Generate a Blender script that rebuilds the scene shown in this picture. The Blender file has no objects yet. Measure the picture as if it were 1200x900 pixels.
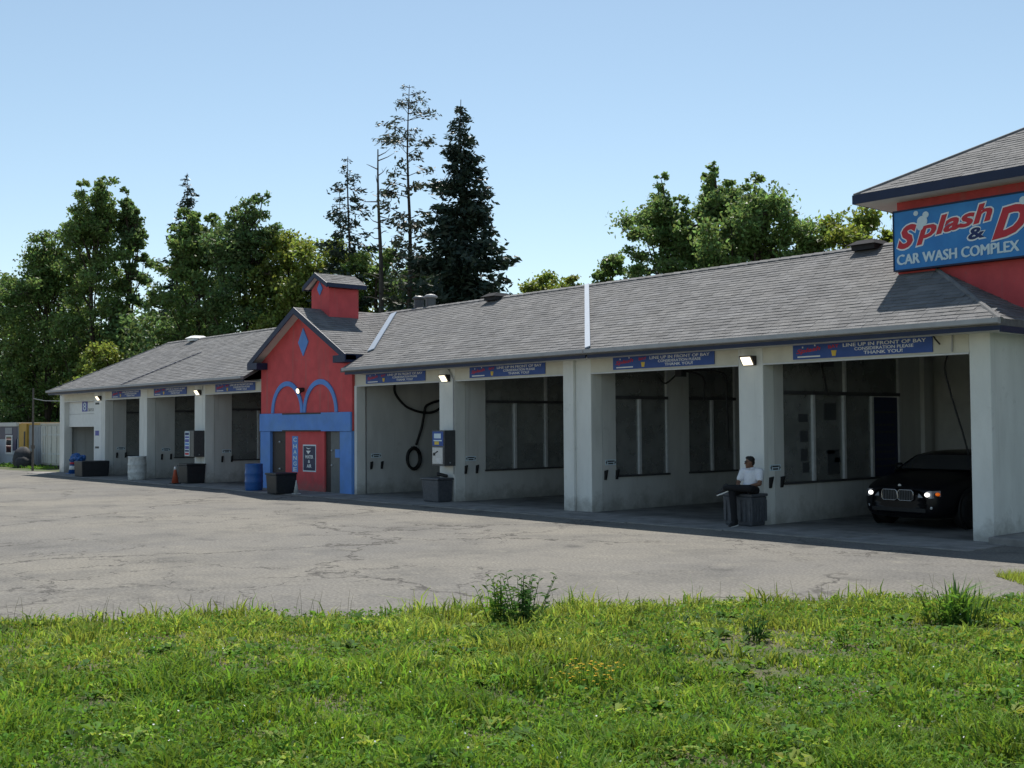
import bpy, math, random
import numpy as np
from mathutils import Matrix, Vector
random.seed(7)
SC = bpy.context.scene
COL = SC.collection
R = math.radians

# ------------------------------------------------------------------ camera, world, sun, exposure
CAMP = Vector((0.0, -17.6, 1.93))
YAW, PITCH, ROLL = R(41.07), R(2.05), 0.0068
F0 = Vector((-math.cos(YAW), math.sin(YAW), 0)); RT = Vector((math.sin(YAW), math.cos(YAW), 0))
def make_camera():
    Z = Vector((0, 0, 1))
    F = F0*math.cos(PITCH)+Z*math.sin(PITCH); U = -F0*math.sin(PITCH)+Z*math.cos(PITCH)
    r2 = RT*math.cos(ROLL)-U*math.sin(ROLL); u2 = U*math.cos(ROLL)+RT*math.sin(ROLL)
    cd = bpy.data.cameras.new("camera"); cam = bpy.data.objects.new("camera", cd); COL.objects.link(cam)
    m = Matrix((r2, u2, -F)).transposed().to_4x4(); m.translation = CAMP
    cam.matrix_world = m
    cd.sensor_width = 36; cd.lens = 1330/1200*36; cd.clip_start = 0.1; cd.clip_end = 2000
    SC.camera = cam
make_camera()
SUN_TO = Vector((-1.0, 0.92, 2.05)).normalized()          # direction towards the sun
w = bpy.data.worlds.new("World"); SC.world = w; w.use_nodes = True
nt = w.node_tree; bg = nt.nodes["Background"]
sky = nt.nodes.new("ShaderNodeTexSky"); sky.sky_type = 'NISHITA'; sky.sun_disc = False
sky.sun_elevation = math.asin(SUN_TO.z); sky.sun_rotation = math.atan2(SUN_TO.x, SUN_TO.y)
sky.air_density = 1.0; sky.dust_density = 0.15; sky.ozone_density = 1.5; sky.altitude = 80
shs = nt.nodes.new("ShaderNodeHueSaturation"); shs.inputs["Hue"].default_value = .487; shs.inputs["Saturation"].default_value = .86; shs.inputs["Value"].default_value = 1.0
nt.links.new(sky.outputs[0], shs.inputs["Color"]); nt.links.new(shs.outputs[0], bg.inputs[0]); bg.inputs[1].default_value = 0.104
sd = bpy.data.lights.new("sun", 'SUN'); sd.energy = 4.8; sd.angle = R(0.53); sd.color = (1.0, 0.95, 0.87)
so = bpy.data.objects.new("sun", sd); COL.objects.link(so)
so.rotation_euler = SUN_TO.to_track_quat('Z', 'Y').to_euler()
so.location = (-30, 30, 60)
SC.view_settings.view_transform = 'Standard'; SC.view_settings.look = 'None'
SC.view_settings.exposure = 0.32; SC.view_settings.gamma = 1.0
SC.render.engine = 'CYCLES'; SC.cycles.max_bounces = 7; SC.cycles.transparent_max_bounces = 12

# ------------------------------------------------------------------ materials
MATS = {}
def mat(name, c, rough=0.7, var=0.12, scale=3.0, bump=0.0, bscale=60.0, metal=0.0, spec=0.4, island=0.0, trans=0.0, c2=None, mix_lo=.45, mix_hi=.65, stretch=(1,1,1), emit=0.0, grime=False):
    m = bpy.data.materials.new(name); m.use_nodes = True; MATS[name] = m
    t = m.node_tree; N = t.nodes; L = t.links
    b = N["Principled BSDF"]; out = N["Material Output"]
    b.inputs["Roughness"].default_value = rough; b.inputs["Metallic"].default_value = metal
    b.inputs["Specular IOR Level"].default_value = spec
    tc = N.new("ShaderNodeNewGeometry")
    mp = N.new("ShaderNodeMapping"); mp.inputs["Scale"].default_value = stretch
    L.new(tc.outputs["Position"], mp.inputs[0])
    col = N.new("ShaderNodeRGB"); col.outputs[0].default_value = (*c, 1); cur = col.outputs[0]
    if c2:
        n0 = N.new("ShaderNodeTexNoise"); n0.inputs["Scale"].default_value = scale; n0.inputs["Detail"].default_value = 6; n0.inputs["Roughness"].default_value = .62
        L.new(mp.outputs[0], n0.inputs[0])
        mr = N.new("ShaderNodeMapRange"); mr.inputs[1].default_value = mix_lo; mr.inputs[2].default_value = mix_hi; L.new(n0.outputs[0], mr.inputs[0])
        mx = N.new("ShaderNodeMix"); mx.data_type = 'RGBA'; L.new(mr.outputs[0], mx.inputs[0]); L.new(cur, mx.inputs[6]); mx.inputs[7].default_value = (*c2, 1); cur = mx.outputs[2]
    hs = N.new("ShaderNodeHueSaturation"); L.new(cur, hs.inputs["Color"])
    n1 = N.new("ShaderNodeTexNoise"); n1.inputs["Scale"].default_value = scale*2.3; n1.inputs["Detail"].default_value = 5; L.new(mp.outputs[0], n1.inputs[0])
    mr1 = N.new("ShaderNodeMapRange"); mr1.inputs[1].default_value = .3; mr1.inputs[2].default_value = .7; mr1.inputs[3].default_value = 1-var; mr1.inputs[4].default_value = 1+var
    L.new(n1.outputs[0], mr1.inputs[0]); val = mr1.outputs[0]
    if grime:
        sx = N.new("ShaderNodeSeparateXYZ"); L.new(tc.outputs["Position"], sx.inputs[0])
        gz = N.new("ShaderNodeMapRange"); gz.inputs[1].default_value = .55; gz.inputs[2].default_value = 0.0; L.new(sx.outputs[2], gz.inputs[0])
        gn = N.new("ShaderNodeTexNoise"); gn.inputs["Scale"].default_value = 3.2; gn.inputs["Detail"].default_value = 7; gn.inputs["Roughness"].default_value = .7; L.new(tc.outputs["Position"], gn.inputs[0])
        ga = N.new("ShaderNodeMath"); ga.operation = 'MULTIPLY_ADD'; L.new(gz.outputs[0], ga.inputs[0]); ga.inputs[1].default_value = .42; L.new(gn.outputs[0], ga.inputs[2])
        st = N.new("ShaderNodeTexNoise"); st.inputs["Scale"].default_value = 5; st.inputs["Detail"].default_value = 3; mp2 = N.new("ShaderNodeMapping"); mp2.inputs["Scale"].default_value = (1, 1, .05); L.new(tc.outputs["Position"], mp2.inputs[0]); L.new(mp2.outputs[0], st.inputs[0])
        gs = N.new("ShaderNodeMapRange"); gs.inputs[1].default_value = .60; gs.inputs[2].default_value = .72; gs.inputs[4].default_value = .25; L.new(st.outputs[0], gs.inputs[0])
        gm = N.new("ShaderNodeMapRange"); gm.inputs[1].default_value = .60; gm.inputs[2].default_value = .95; gm.inputs[4].default_value = .6; L.new(ga.outputs[0], gm.inputs[0])
        gx = N.new("ShaderNodeMath"); gx.operation = 'MAXIMUM'; L.new(gm.outputs[0], gx.inputs[0]); L.new(gs.outputs[0], gx.inputs[1])
        mg = N.new("ShaderNodeMix"); mg.data_type = 'RGBA'; L.new(gx.outputs[0], mg.inputs[0]); L.new(cur, mg.inputs[6]); mg.inputs[7].default_value = (.20, .19, .165, 1); L.new(mg.outputs[2], hs.inputs["Color"])
    if island:
        mr2 = N.new("ShaderNodeMapRange"); mr2.inputs[3].default_value = 1-island; mr2.inputs[4].default_value = 1+island
        L.new(tc.outputs["Random Per Island"], mr2.inputs[0])
        mu = N.new("ShaderNodeMath"); mu.operation = 'MULTIPLY'; L.new(val, mu.inputs[0]); L.new(mr2.outputs[0], mu.inputs[1]); val = mu.outputs[0]
        mr3 = N.new("ShaderNodeMapRange"); mr3.inputs[3].default_value = .5-.035*min(1, island*2); mr3.inputs[4].default_value = .5+.035*min(1, island*2)
        if trans: 
            L.new(tc.outputs["Random Per Island"], mr3.inputs[0]); L.new(mr3.outputs[0], hs.inputs["Hue"])
    L.new(val, hs.inputs["Value"]); L.new(hs.outputs[0], b.inputs["Base Color"])
    if bump:
        n2 = N.new("ShaderNodeTexNoise"); n2.inputs["Scale"].default_value = bscale; n2.inputs["Detail"].default_value = 4; L.new(mp.outputs[0], n2.inputs[0])
        bp = N.new("ShaderNodeBump"); bp.inputs["Strength"].default_value = bump; bp.inputs["Distance"].default_value = .02; L.new(n2.outputs[0], bp.inputs["Height"]); L.new(bp.outputs[0], b.inputs["Normal"])
    if emit:
        b.inputs["Emission Color"].default_value = (*c, 1); b.inputs["Emission Strength"].default_value = emit
    if trans:
        tr = N.new("ShaderNodeBsdfTranslucent"); ms = N.new("ShaderNodeMixShader"); ms.inputs[0].default_value = trans
        ht = N.new("ShaderNodeHueSaturation"); ht.inputs["Hue"].default_value = .487; ht.inputs["Saturation"].default_value = 1.1; ht.inputs["Value"].default_value = 1.25
        L.new(hs.outputs[0], ht.inputs["Color"]); L.new(ht.outputs[0], tr.inputs[0])
        L.new(b.outputs[0], ms.inputs[1]); L.new(tr.outputs[0], ms.inputs[2]); L.new(ms.outputs[0], out.inputs[0])
    return m
M = MATS
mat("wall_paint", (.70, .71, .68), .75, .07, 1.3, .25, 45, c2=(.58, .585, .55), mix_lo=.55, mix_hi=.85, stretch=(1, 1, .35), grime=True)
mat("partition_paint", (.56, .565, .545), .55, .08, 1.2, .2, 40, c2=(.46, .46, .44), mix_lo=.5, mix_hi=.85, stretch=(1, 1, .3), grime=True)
mat("header_paint", (.60, .58, .50), .75, .07, 1.5, .2, 45, c2=(.50, .48, .40), mix_lo=.5, mix_hi=.8)
mat("interior_grey", (.50, .50, .48), .8, .12, 1.0)
mat("red_stucco", (.62, .090, .095), .85, .10, 1.4, .35, 90, c2=(.54, .082, .086), mix_lo=.45, mix_hi=.75, grime=True)
mat("blue_paint", (.115, .27, .66), .7, .08, 1.4, .25, 80, c2=(.13, .28, .60))
mat("navy_trim", (.012, .022, .062), .55, .12, 2)
mat("gutter_grey", (.36, .36, .37), .6, .10, 2)
mat("soffit_paint", (.6, .6, .56), .8, .06, 2)
mat("flashing", (.26, .32, .40), .5, .05, 3, metal=.0)
mat("shingle", (.158, .157, .160), .9, .14, 1.1, .5, 160, island=.17, c2=(.185, .181, .178), mix_lo=.4, mix_hi=.7)
mat("shingle_deck", (.14, .138, .14), .95, .2, 4, .4, 60)
mat("concrete", (.27, .262, .25), .9, .16, 1.6, .3, 50, c2=(.16, .156, .15), mix_lo=.42, mix_hi=.7)
mat("bay_floor", (.20, .20, .195), .6, .25, 1.0, .2, 30, c2=(.09, .09, .09))
mat("black_plastic", (.022, .024, .028), .45, .2, 6, .1, 40)
mat("grey_plastic", (.075, .082, .095), .5, .2, 6, .1, 40)
mat("black_rubber", (.012, .012, .013), .6, .2, 8)
mat("vent_dark", (.05, .05, .054), .95, .15, 5, spec=.08)
mat("blue_plastic", (.018, .10, .32), .4, .12, 5)
mat("white_plastic", (.55, .57, .56), .5, .1, 5, c2=(.35, .36, .35), mix_lo=.5, mix_hi=.7)
mat("orange_plastic", (.42, .09, .045), .5, .12, 6)
mat("white_band", (.75, .75, .73), .5, .05, 6)
mat("box_metal", (.10, .105, .11), .45, .12, 6, metal=.3)
mat("light_metal", (.5, .52, .54), .4, .1, 6, metal=.4)
mat("frame_metal", (.58, .59, .60), .45, .08, 5, metal=.2)
mat("dark_frame", (.05, .05, .055), .5, .1, 5)
mat("banner_blue", (.035, .09, .33), .55, .08, 3)
mat("sign_blue", (.03, .20, .52), .5, .06, 1.5, c2=(.04, .25, .58))
mat("letter_white", (.80, .82, .82), .6, .04, 6)
mat("letter_pale", (.62, .74, .80), .6, .04, 6)
mat("letter_red", (.55, .035, .05), .6, .06, 4)
mat("letter_navy", (.015, .03, .12), .6, .06, 4)
mat("letter_yellow", (.7, .5, .08), .6, .06, 4)
mat("letter_black", (.03, .03, .035), .6, .06, 4)
mat("sticker_blue", (.07, .08, .36), .5, .08, 6)
mat("door_white", (.70, .72, .72), .5, .05, 2)
mat("door_grey", (.13, .14, .14), .6, .1, 3)
mat("door_dark", (.035, .028, .026), .6, .15, 4)
mat("poster_dark", (.05, .055, .06), .6, .15, 9)
mat("price_navy", (.012, .02, .07), .5, .2, 6)
mat("lamp_on", (1.0, .88, .64), .4, 0, 1, emit=1.7)
mat("headlight_on", (1.0, .97, .9), .3, 0, 1, emit=1.8)
mat("amber", (.85, .16, .01), .3, .05, 5, emit=.35)
mat("car_black", (.006, .006, .008), .32, .05, 3, spec=.25)
mat("car_red", (.16, .02, .015), .3, .1, 3, spec=.5)
mat("car_glass", (.035, .038, .042), .06, .05, 3, spec=.8)
mat("chrome", (.36, .36, .37), .2, .03, 5, metal=.9)
mat("lens_clear", (.25, .26, .28), .1, .05, 8)
mat("skin", (.17, .085, .052), .6, .06, 20)
mat("hair", (.008, .007, .006), .6, .15, 60)
mat("shirt", (.72, .73, .78), .8, .05, 14, .2, 90)
mat("trousers", (.007, .0075, .010), .85, .15, 20, .2, 90)
mat("shoe", (.02, .02, .022), .6, .1, 30)
mat("sole", (.78, .78, .76), .6, .04, 30)
mat("bark", (.055, .042, .032), .95, .25, 5, .5, 22, stretch=(1, 1, .25))
mat("bark_grey", (.07, .062, .055), .95, .25, 5, .5, 22, stretch=(1, 1, .25))
LT = dict(rough=.5, var=.2, scale=.35, spec=.35, island=.42)
mat("leaf_green", (.150, .225, .072), trans=.50, **LT)
mat("leaf_deep", (.118, .185, .068), trans=.46, **LT)
mat("leaf_yellow", (.21, .265, .065), trans=.48, **LT)
mat("leaf_right", (.155, .235, .080), trans=.50, **LT)
mat("needle", (.030, .050, .034), trans=.18, **LT)
mat("needle_thin", (.055, .07, .045), trans=.25, **LT)
mat("grass_lush", (.165, .275, .048), rough=.6, var=.25, scale=.5, spec=.08, island=.32, trans=.42)
mat("grass_light", (.275, .345, .075), rough=.6, var=.25, scale=.5, spec=.08, island=.32, trans=.45)
mat("weed_leaf", (.13, .24, .045), rough=.7, var=.15, scale=2, spec=.08, island=.3, trans=.4)
mat("weed_dark", (.075, .15, .04), rough=.7, var=.15, scale=2, spec=.08, island=.3, trans=.3)
mat("dry_stem", (.20, .17, .08), .8, .2, 5, island=.2)
mat("petal_white", (.8, .8, .76), .7, .05, 5)
mat("petal_yellow", (.80, .52, .03), .7, .08, 5)
mat("soil", (.10, .085, .05), .95, .25, 2.0, .5, 20, c2=(.055, .085, .02), mix_lo=.4, mix_hi=.6)
mat("earth", (.09, .085, .045), .95, .25, .6, .4, 10, c2=(.045, .075, .018), mix_lo=.4, mix_hi=.6)
mat("container_white", (.55, .54, .49), .6, .08, 1.5, c2=(.42, .38, .3), mix_lo=.5, mix_hi=.8, stretch=(1, 1, .3))
mat("container_grey", (.30, .32, .34), .6, .1, 1.5)
mat("container_yellow", (.50, .30, .05), .6, .1, 1.5)
mat("shed_white", (.42, .47, .52), .6, .08, 1.5)
mat("pole_wood", (.10, .09, .08), .9, .2, 4)
mat("tarp", (.03, .032, .036), .8, .3, 6, .5, 20)
mat("cable", (.012, .012, .012), .7, .1, 6)

def glass_mat():
    m = bpy.data.materials.new("window_glass"); m.use_nodes = True; t = m.node_tree; N = t.nodes; L = t.links
    N.remove(N["Principled BSDF"]); out = N["Material Output"]
    tr = N.new("ShaderNodeBsdfTransparent"); tr.inputs[0].default_value = (.80, .83, .82, 1)
    gl = N.new("ShaderNodeBsdfGlossy"); gl.inputs["Roughness"].default_value = .06; gl.inputs[0].default_value = (.8, .85, .85, 1)
    df = N.new("ShaderNodeBsdfDiffuse"); df.inputs[0].default_value = (.35, .36, .35, 1)
    nz = N.new("ShaderNodeTexNoise"); nz.inputs["Scale"].default_value = 2.2; nz.inputs["Detail"].default_value = 5
    ge = N.new("ShaderNodeNewGeometry"); L.new(ge.outputs["Position"], nz.inputs[0])
    mr = N.new("ShaderNodeMapRange"); mr.inputs[1].default_value = .35; mr.inputs[2].default_value = .75; mr.inputs[3].default_value = .38; mr.inputs[4].default_value = .60; L.new(nz.outputs[0], mr.inputs[0])
    m0 = N.new("ShaderNodeMixShader"); L.new(mr.outputs[0], m0.inputs[0]); L.new(tr.outputs[0], m0.inputs[1]); L.new(df.outputs[0], m0.inputs[2])
    fr = N.new("ShaderNodeFresnel"); fr.inputs[0].default_value = 1.45
    ms = N.new("ShaderNodeMixShader"); L.new(fr.outputs[0], ms.inputs[0]); L.new(m0.outputs[0], ms.inputs[1]); L.new(gl.outputs[0], ms.inputs[2]); L.new(ms.outputs[0], out.inputs[0])
    MATS["window_glass"] = m
glass_mat()

def asphalt_mat():
    m = bpy.data.materials.new("asphalt"); m.use_nodes = True; t = m.node_tree; N = t.nodes; L = t.links; b = N["Principled BSDF"]
    b.inputs["Roughness"].default_value = .92; b.inputs["Specular IOR Level"].default_value = .25
    g = N.new("ShaderNodeNewGeometry"); P = g.outputs["Position"]
    def noise(s, d=6, r=.6):
        n = N.new("ShaderNodeTexNoise"); n.inputs["Scale"].default_value = s; n.inputs["Detail"].default_value = d; n.inputs["Roughness"].default_value = r; L.new(P, n.inputs[0]); return n
    def rng(src, a, bb, c, d):
        r_ = N.new("ShaderNodeMapRange"); r_.inputs[1].default_value = a; r_.inputs[2].default_value = bb; r_.inputs[3].default_value = c; r_.inputs[4].default_value = d; L.new(src, r_.inputs[0]); return r_.outputs[0]
    def mixc(f, a, bb):
        x = N.new("ShaderNodeMix"); x.data_type = 'RGBA'; L.new(f, x.inputs[0])
        for i, v in ((6, a), (7, bb)):
            if isinstance(v, tuple): x.inputs[i].default_value = (*v, 1)
            else: L.new(v, x.inputs[i])
        return x.outputs[2]
    base = mixc(rng(noise(.16).outputs[0], .38, .64, 0, 1), (.160, .153, .141), (.208, .193, .163))
    base = mixc(rng(noise(.55, 8, .7).outputs[0], .47, .66, 0, .7), base, (.100, .097, .092))
    base = mixc(rng(noise(1.7, 8, .75).outputs[0], .54, .70, 0, .75), base, (.235, .22, .185))
    base = mixc(rng(noise(1.1, 4, .5).outputs[0], .64, .74, 0, .55), base, (.065, .062, .058))
    n = N.new("ShaderNodeTexNoise"); n.inputs["Scale"].default_value = 26; n.inputs["Detail"].default_value = 3; L.new(P, n.inputs[0])
    base2 = N.new("ShaderNodeHueSaturation"); L.new(base, base2.inputs["Color"]); L.new(rng(n.outputs[0], .3, .7, .70, 1.3), base2.inputs["Value"])
    # cracks: warped voronoi edges, only where a wide noise allows them
    wn = noise(.9, 5, .65); va = N.new("ShaderNodeVectorMath"); va.operation = 'SCALE'; L.new(wn.outputs["Color"], va.inputs[0]); va.inputs["Scale"].default_value = 2.2
    ad = N.new("ShaderNodeVectorMath"); L.new(P, ad.inputs[0]); L.new(va.outputs[0], ad.inputs[1])
    cur = base2.outputs[0]; hts = []
    for sc, wd, lo, hi, ns in ((.22, .012, .43, .49, .13), (.55, .016, .52, .56, .21)):
        v = N.new("ShaderNodeTexVoronoi"); v.feature = 'DISTANCE_TO_EDGE'; v.inputs["Scale"].default_value = sc; L.new(ad.outputs[0], v.inputs[0])
        k = rng(v.outputs["Distance"], wd*.35, wd, 1, 0); gate = rng(noise(ns, 3).outputs[0], lo, hi, 0, 1)
        mu = N.new("ShaderNodeMath"); mu.operation = 'MULTIPLY'; L.new(k, mu.inputs[0]); L.new(gate, mu.inputs[1])
        cur = mixc(mu.outputs[0], cur, (.068, .063, .057)); hts.append(mu.outputs[0])
    L.new(cur, b.inputs["Base Color"])
    bp = N.new("ShaderNodeBump"); bp.inputs["Strength"].default_value = .55; bp.inputs["Distance"].default_value = .012; L.new(noise(55, 3).outputs[0], bp.inputs["Height"]); L.new(bp.outputs[0], b.inputs["Normal"])
    MATS["asphalt"] = m
asphalt_mat()

# ------------------------------------------------------------------ helpers
ORG = {}
def root_of(o):
    while o.parent: o = o.parent
    return o
class MB:
    def __init__(s): s.v = []; s.f = []
    def add(s, vs, fs):
        k = len(s.v); s.v += [tuple(x) for x in vs]; s.f += [tuple(i+k for i in f) for f in fs]; return s
    def box(s, x0, x1, y0, y1, z0, z1):
        return s.add([(x, y, z) for z in (z0, z1) for y in (y0, y1) for x in (x0, x1)],
            [(0, 2, 3, 1), (4, 5, 7, 6), (0, 1, 5, 4), (2, 6, 7, 3), (0, 4, 6, 2), (1, 3, 7, 5)])
    def hexa(s, lo, hi):      # two rings of equal length, closed solid
        n = len(lo); return s.add(list(lo)+list(hi), [tuple(range(n))[::-1], tuple(range(n, 2*n))]+[(i, (i+1) % n, n+(i+1) % n, n+i) for i in range(n)])
    def prism_y(s, poly, y0, y1):  # polygon in x,z
        return s.hexa([(x, y0, z) for x, z in poly], [(x, y1, z) for x, z in poly])
    def prism_x(s, poly, x0, x1):  # polygon in y,z
        return s.hexa([(x0, y, z) for y, z in poly], [(x1, y, z) for y, z in poly])
    def slab(s, poly, d):          # polygon of 3d points, offset by vector d
        d = Vector(d); return s.hexa([Vector(p) for p in poly], [Vector(p)+d for p in poly])
    def tube(s, pts, r, n=8, caps=True):
        pts = [Vector(p) for p in pts]; rs = r if isinstance(r, (list, tuple)) else [r]*len(pts)
        k = len(s.v); up = None
        for i, p in enumerate(pts):
            d = (pts[min(i+1, len(pts)-1)]-pts[max(i-1, 0)]).normalized()
            if up is None: up = Vector((0, 0, 1)) if abs(d.z) < .9 else Vector((1, 0, 0))
            a = d.cross(up).normalized(); b = a.cross(d).normalized(); up = b
            for j in range(n):
                t = 2*math.pi*j/n; s.v.append(tuple(p+a*math.cos(t)*rs[i]+b*math.sin(t)*rs[i]))
        for i in range(len(pts)-1):
            for j in range(n): s.f.append((k+i*n+j, k+i*n+(j+1) % n, k+(i+1)*n+(j+1) % n, k+(i+1)*n+j))
        if caps:
            s.f.append(tuple(k+j for j in range(n))[::-1]); s.f.append(tuple(k+(len(pts)-1)*n+j for j in range(n)))
        return s
    def lathe(s, prof, c=(0, 0, 0), n=20):  # (r,z) profile, closed at ends
        k = len(s.v)
        for r, z in prof:
            for j in range(n):
                t = 2*math.pi*j/n; s.v.append((c[0]+r*math.cos(t), c[1]+r*math.sin(t), c[2]+z))
        for i in range(len(prof)-1):
            for j in range(n): s.f.append((k+i*n+j, k+i*n+(j+1) % n, k+(i+1)*n+(j+1) % n, k+(i+1)*n+j))
        s.f.append(tuple(k+j for j in range(n))[::-1]); s.f.append(tuple(k+(len(prof)-1)*n+j for j in range(n)))
        return s
    def ball(s, c, r, n=12, m=8):
        rx, ry, rz = r if isinstance(r, (list, tuple)) else (r, r, r)
        return s.lathe_el(c, rx, ry, rz, n, m)
    def lathe_el(s, c, rx, ry, rz, n, m):
        k = len(s.v); s.v.append((c[0], c[1], c[2]-rz))
        for i in range(1, m):
            a = -math.pi/2+math.pi*i/m
            for j in range(n):
                t = 2*math.pi*j/n; s.v.append((c[0]+rx*math.cos(a)*math.cos(t), c[1]+ry*math.cos(a)*math.sin(t), c[2]+rz*math.sin(a)))
        s.v.append((c[0], c[1], c[2]+rz)); top = len(s.v)-1
        for j in range(n): s.f.append((k, k+1+(j+1) % n, k+1+j)); s.f.append((top, top-n+j, top-n+(j+1) % n))
        for i in range(m-2):
            for j in range(n):
                a = k+1+i*n; s.f.append((a+j, a+(j+1) % n, a+n+(j+1) % n, a+n+j))
        return s
    def capsule(s, p0, p1, r0, r1, n=12):
        s.tube([p0, p1], [r0, r1], n); s.ball(p0, r0, n, 8); s.ball(p1, r1, n, 8); return s
    def build(s, name, m, parent=None, label=None, smooth=False, kind=None, bevel=0.0):
        return link_mesh(name, s.v, s.f, m, parent, label, smooth, kind, bevel)
def link_mesh(name, v, f, m, parent=None, label=None, smooth=False, kind=None, bevel=0.0):
    V = np.array(v, float).reshape(-1, 3)
    o_loc = None
    if parent is not None:
        V = V-np.array(ORG.get(root_of(parent).name, (0, 0, 0)))
    else:
        o_loc = np.array([(V[:, 0].min()+V[:, 0].max())/2, (V[:, 1].min()+V[:, 1].max())/2, V[:, 2].min()]); V = V-o_loc
    me = bpy.data.meshes.new(name)
    if isinstance(f, np.ndarray):
        n, k = f.shape
        me.vertices.add(len(V)); me.vertices.foreach_set("co", V.astype(np.float32).ravel())
        me.loops.add(n*k); me.loops.foreach_set("vertex_index", f.astype(np.int32).ravel())
        me.polygons.add(n); me.polygons.foreach_set("loop_start", np.arange(0, n*k, k, dtype=np.int32)); me.polygons.foreach_set("loop_total", np.full(n, k, np.int32))
        me.update(calc_edges=True)
    else:
        me.from_pydata([tuple(x) for x in V], [], f); me.update()
    for mm in (m if isinstance(m, (list, tuple)) else [m]): me.materials.append(MATS[mm] if isinstance(mm, str) else mm)
    if smooth:
        me.polygons.foreach_set("use_smooth", np.ones(len(me.polygons), bool))
    o = bpy.data.objects.new(name, me); COL.objects.link(o)
    if parent is not None: o.parent = parent
    if o_loc is not None: o.location = o_loc
    if label: o['label'] = label
    if kind: o['kind'] = kind
    if bevel:
        b = o.modifiers.new("bevel", 'BEVEL'); b.width = bevel; b.segments = 2; b.limit_method = 'ANGLE'
    return o
def tag(o, label, cat, group=None):
    o['label'] = label; o['category'] = cat
    if group: o['group'] = group
    return o
def thing(name, label, cat, loc=(0, 0, 0), rotz=0, group=None, world=False):
    o = bpy.data.objects.new(name, None); COL.objects.link(o); o.location = loc; o.rotation_euler = (0, 0, rotz)
    o.empty_display_size = .2
    if world: ORG[o.name] = tuple(loc)
    return tag(o, label, cat, group)
def dup(root, loc, rotz=0, label=None, name=None):
    r = root.copy(); COL.objects.link(r); r.location = loc; r.rotation_euler = (0, 0, rotz)
    if label: r['label'] = label
    for ch in list(root.children):
        c = ch.copy(); COL.objects.link(c); c.parent = r
        for g in list(ch.children):
            d = g.copy(); COL.objects.link(d); d.parent = c
    return r
def text(body, m, parent, x, z, wd, ht, y, name="lettering", rot=0.0, off=0.0, shear=0.0, ext=.004, squash=None, label=None):
    """text facing -Y, lower-left corner at x,z (root-local or world as the parent is), fitted to wd x ht"""
    cu = bpy.data.curves.new("t", 'FONT'); cu.body = body; cu.size = 1; cu.extrude = 0; cu.offset = off; cu.shear = shear; cu.resolution_u = 3
    to = bpy.data.objects.new("t", cu); COL.objects.link(to)
    dg = bpy.context.evaluated_depsgraph_get(); me = bpy.data.meshes.new_from_object(to.evaluated_get(dg))
    V = np.zeros(len(me.vertices)*3); me.vertices.foreach_get("co", V); V = V.reshape(-1, 3)
    F = [tuple(p.vertices) for p in me.polygons]
    bpy.data.objects.remove(to); bpy.data.curves.remove(cu); bpy.data.meshes.remove(me)
    lo, hi = V.min(0), V.max(0); sx = wd/(hi[0]-lo[0]); sz = ht/(hi[1]-lo[1])
    X = (V[:, 0]-lo[0])*sx; Z = (V[:, 1]-lo[1])*sz
    c, s_ = math.cos(rot), math.sin(rot)
    W = np.stack([x+X*c-Z*s_, np.full(len(V), y), z+X*s_+Z*c], 1)
    par = list(range(len(W)))
    def fd(i):
        while par[i] != i: par[i] = par[par[i]]; i = par[i]
        return i
    for f in F:
        for q in f[1:]: par[fd(f[0])] = fd(q)
    ids = np.array([fd(i) for i in range(len(W))]); order = sorted(set(ids), key=lambda g: W[ids == g, 0].mean())
    for gi, g in enumerate(order): W[ids == g, 1] -= .0007*(gi % 3)
    n = len(W); back = W+np.array([0, ext, 0])
    # edges of the outline give the letters a real thickness
    cnt = {}
    for f in F:
        for i in range(len(f)):
            e = (f[i], f[(i+1) % len(f)]); cnt[e] = 1
    FF = list(F)
    for (a, b) in list(cnt):
        if (b, a) not in cnt: FF.append((b, a, a+n, b+n))
    return link_mesh(name, np.vstack([W, back]), FF, m, parent, label)

# ------------------------------------------------------------------ setting: ground, lot, apron, grass bank
def quad_sheet(name, pts, z, m):
    o = MB().add([(x, y, z) for x, y in pts], [tuple(range(len(pts)))]).build(name, m); o['kind'] = 'structure'; return o
quad_sheet("ground", [(-600, -600), (600, -600), (600, 600), (-600, 600)], -0.03, "earth")
quad_sheet("parking_lot", [(-54, -60), (40, -60), (40, 14), (-8.4, 14), (-8.4, .2), (-50.2, .2), (-54, -.6)], 0.0, "asphalt")
quad_sheet("side_yard", [(-110, -60), (-54.01, -60), (-54.01, -.6), (-110, -2)], -0.004, "asphalt")
ap = MB(); 
xs = np.linspace(-50.2, -8.3, 19)
for i in range(len(xs)-1): ap.box(xs[i]+.006, xs[i+1]-.006, -1.35+.05*math.sin(i*2.1), .02, -.05, .018+.004*math.sin(i*1.7))
o = ap.build("concrete_apron", "concrete"); o['kind'] = 'structure'
# low concrete pad beside the end wall
o = MB().box(-8.58, -3, -.25, 1.5, -.02, .12).build("side_pavement", "concrete", bevel=.02); o['kind'] = 'structure'

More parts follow.
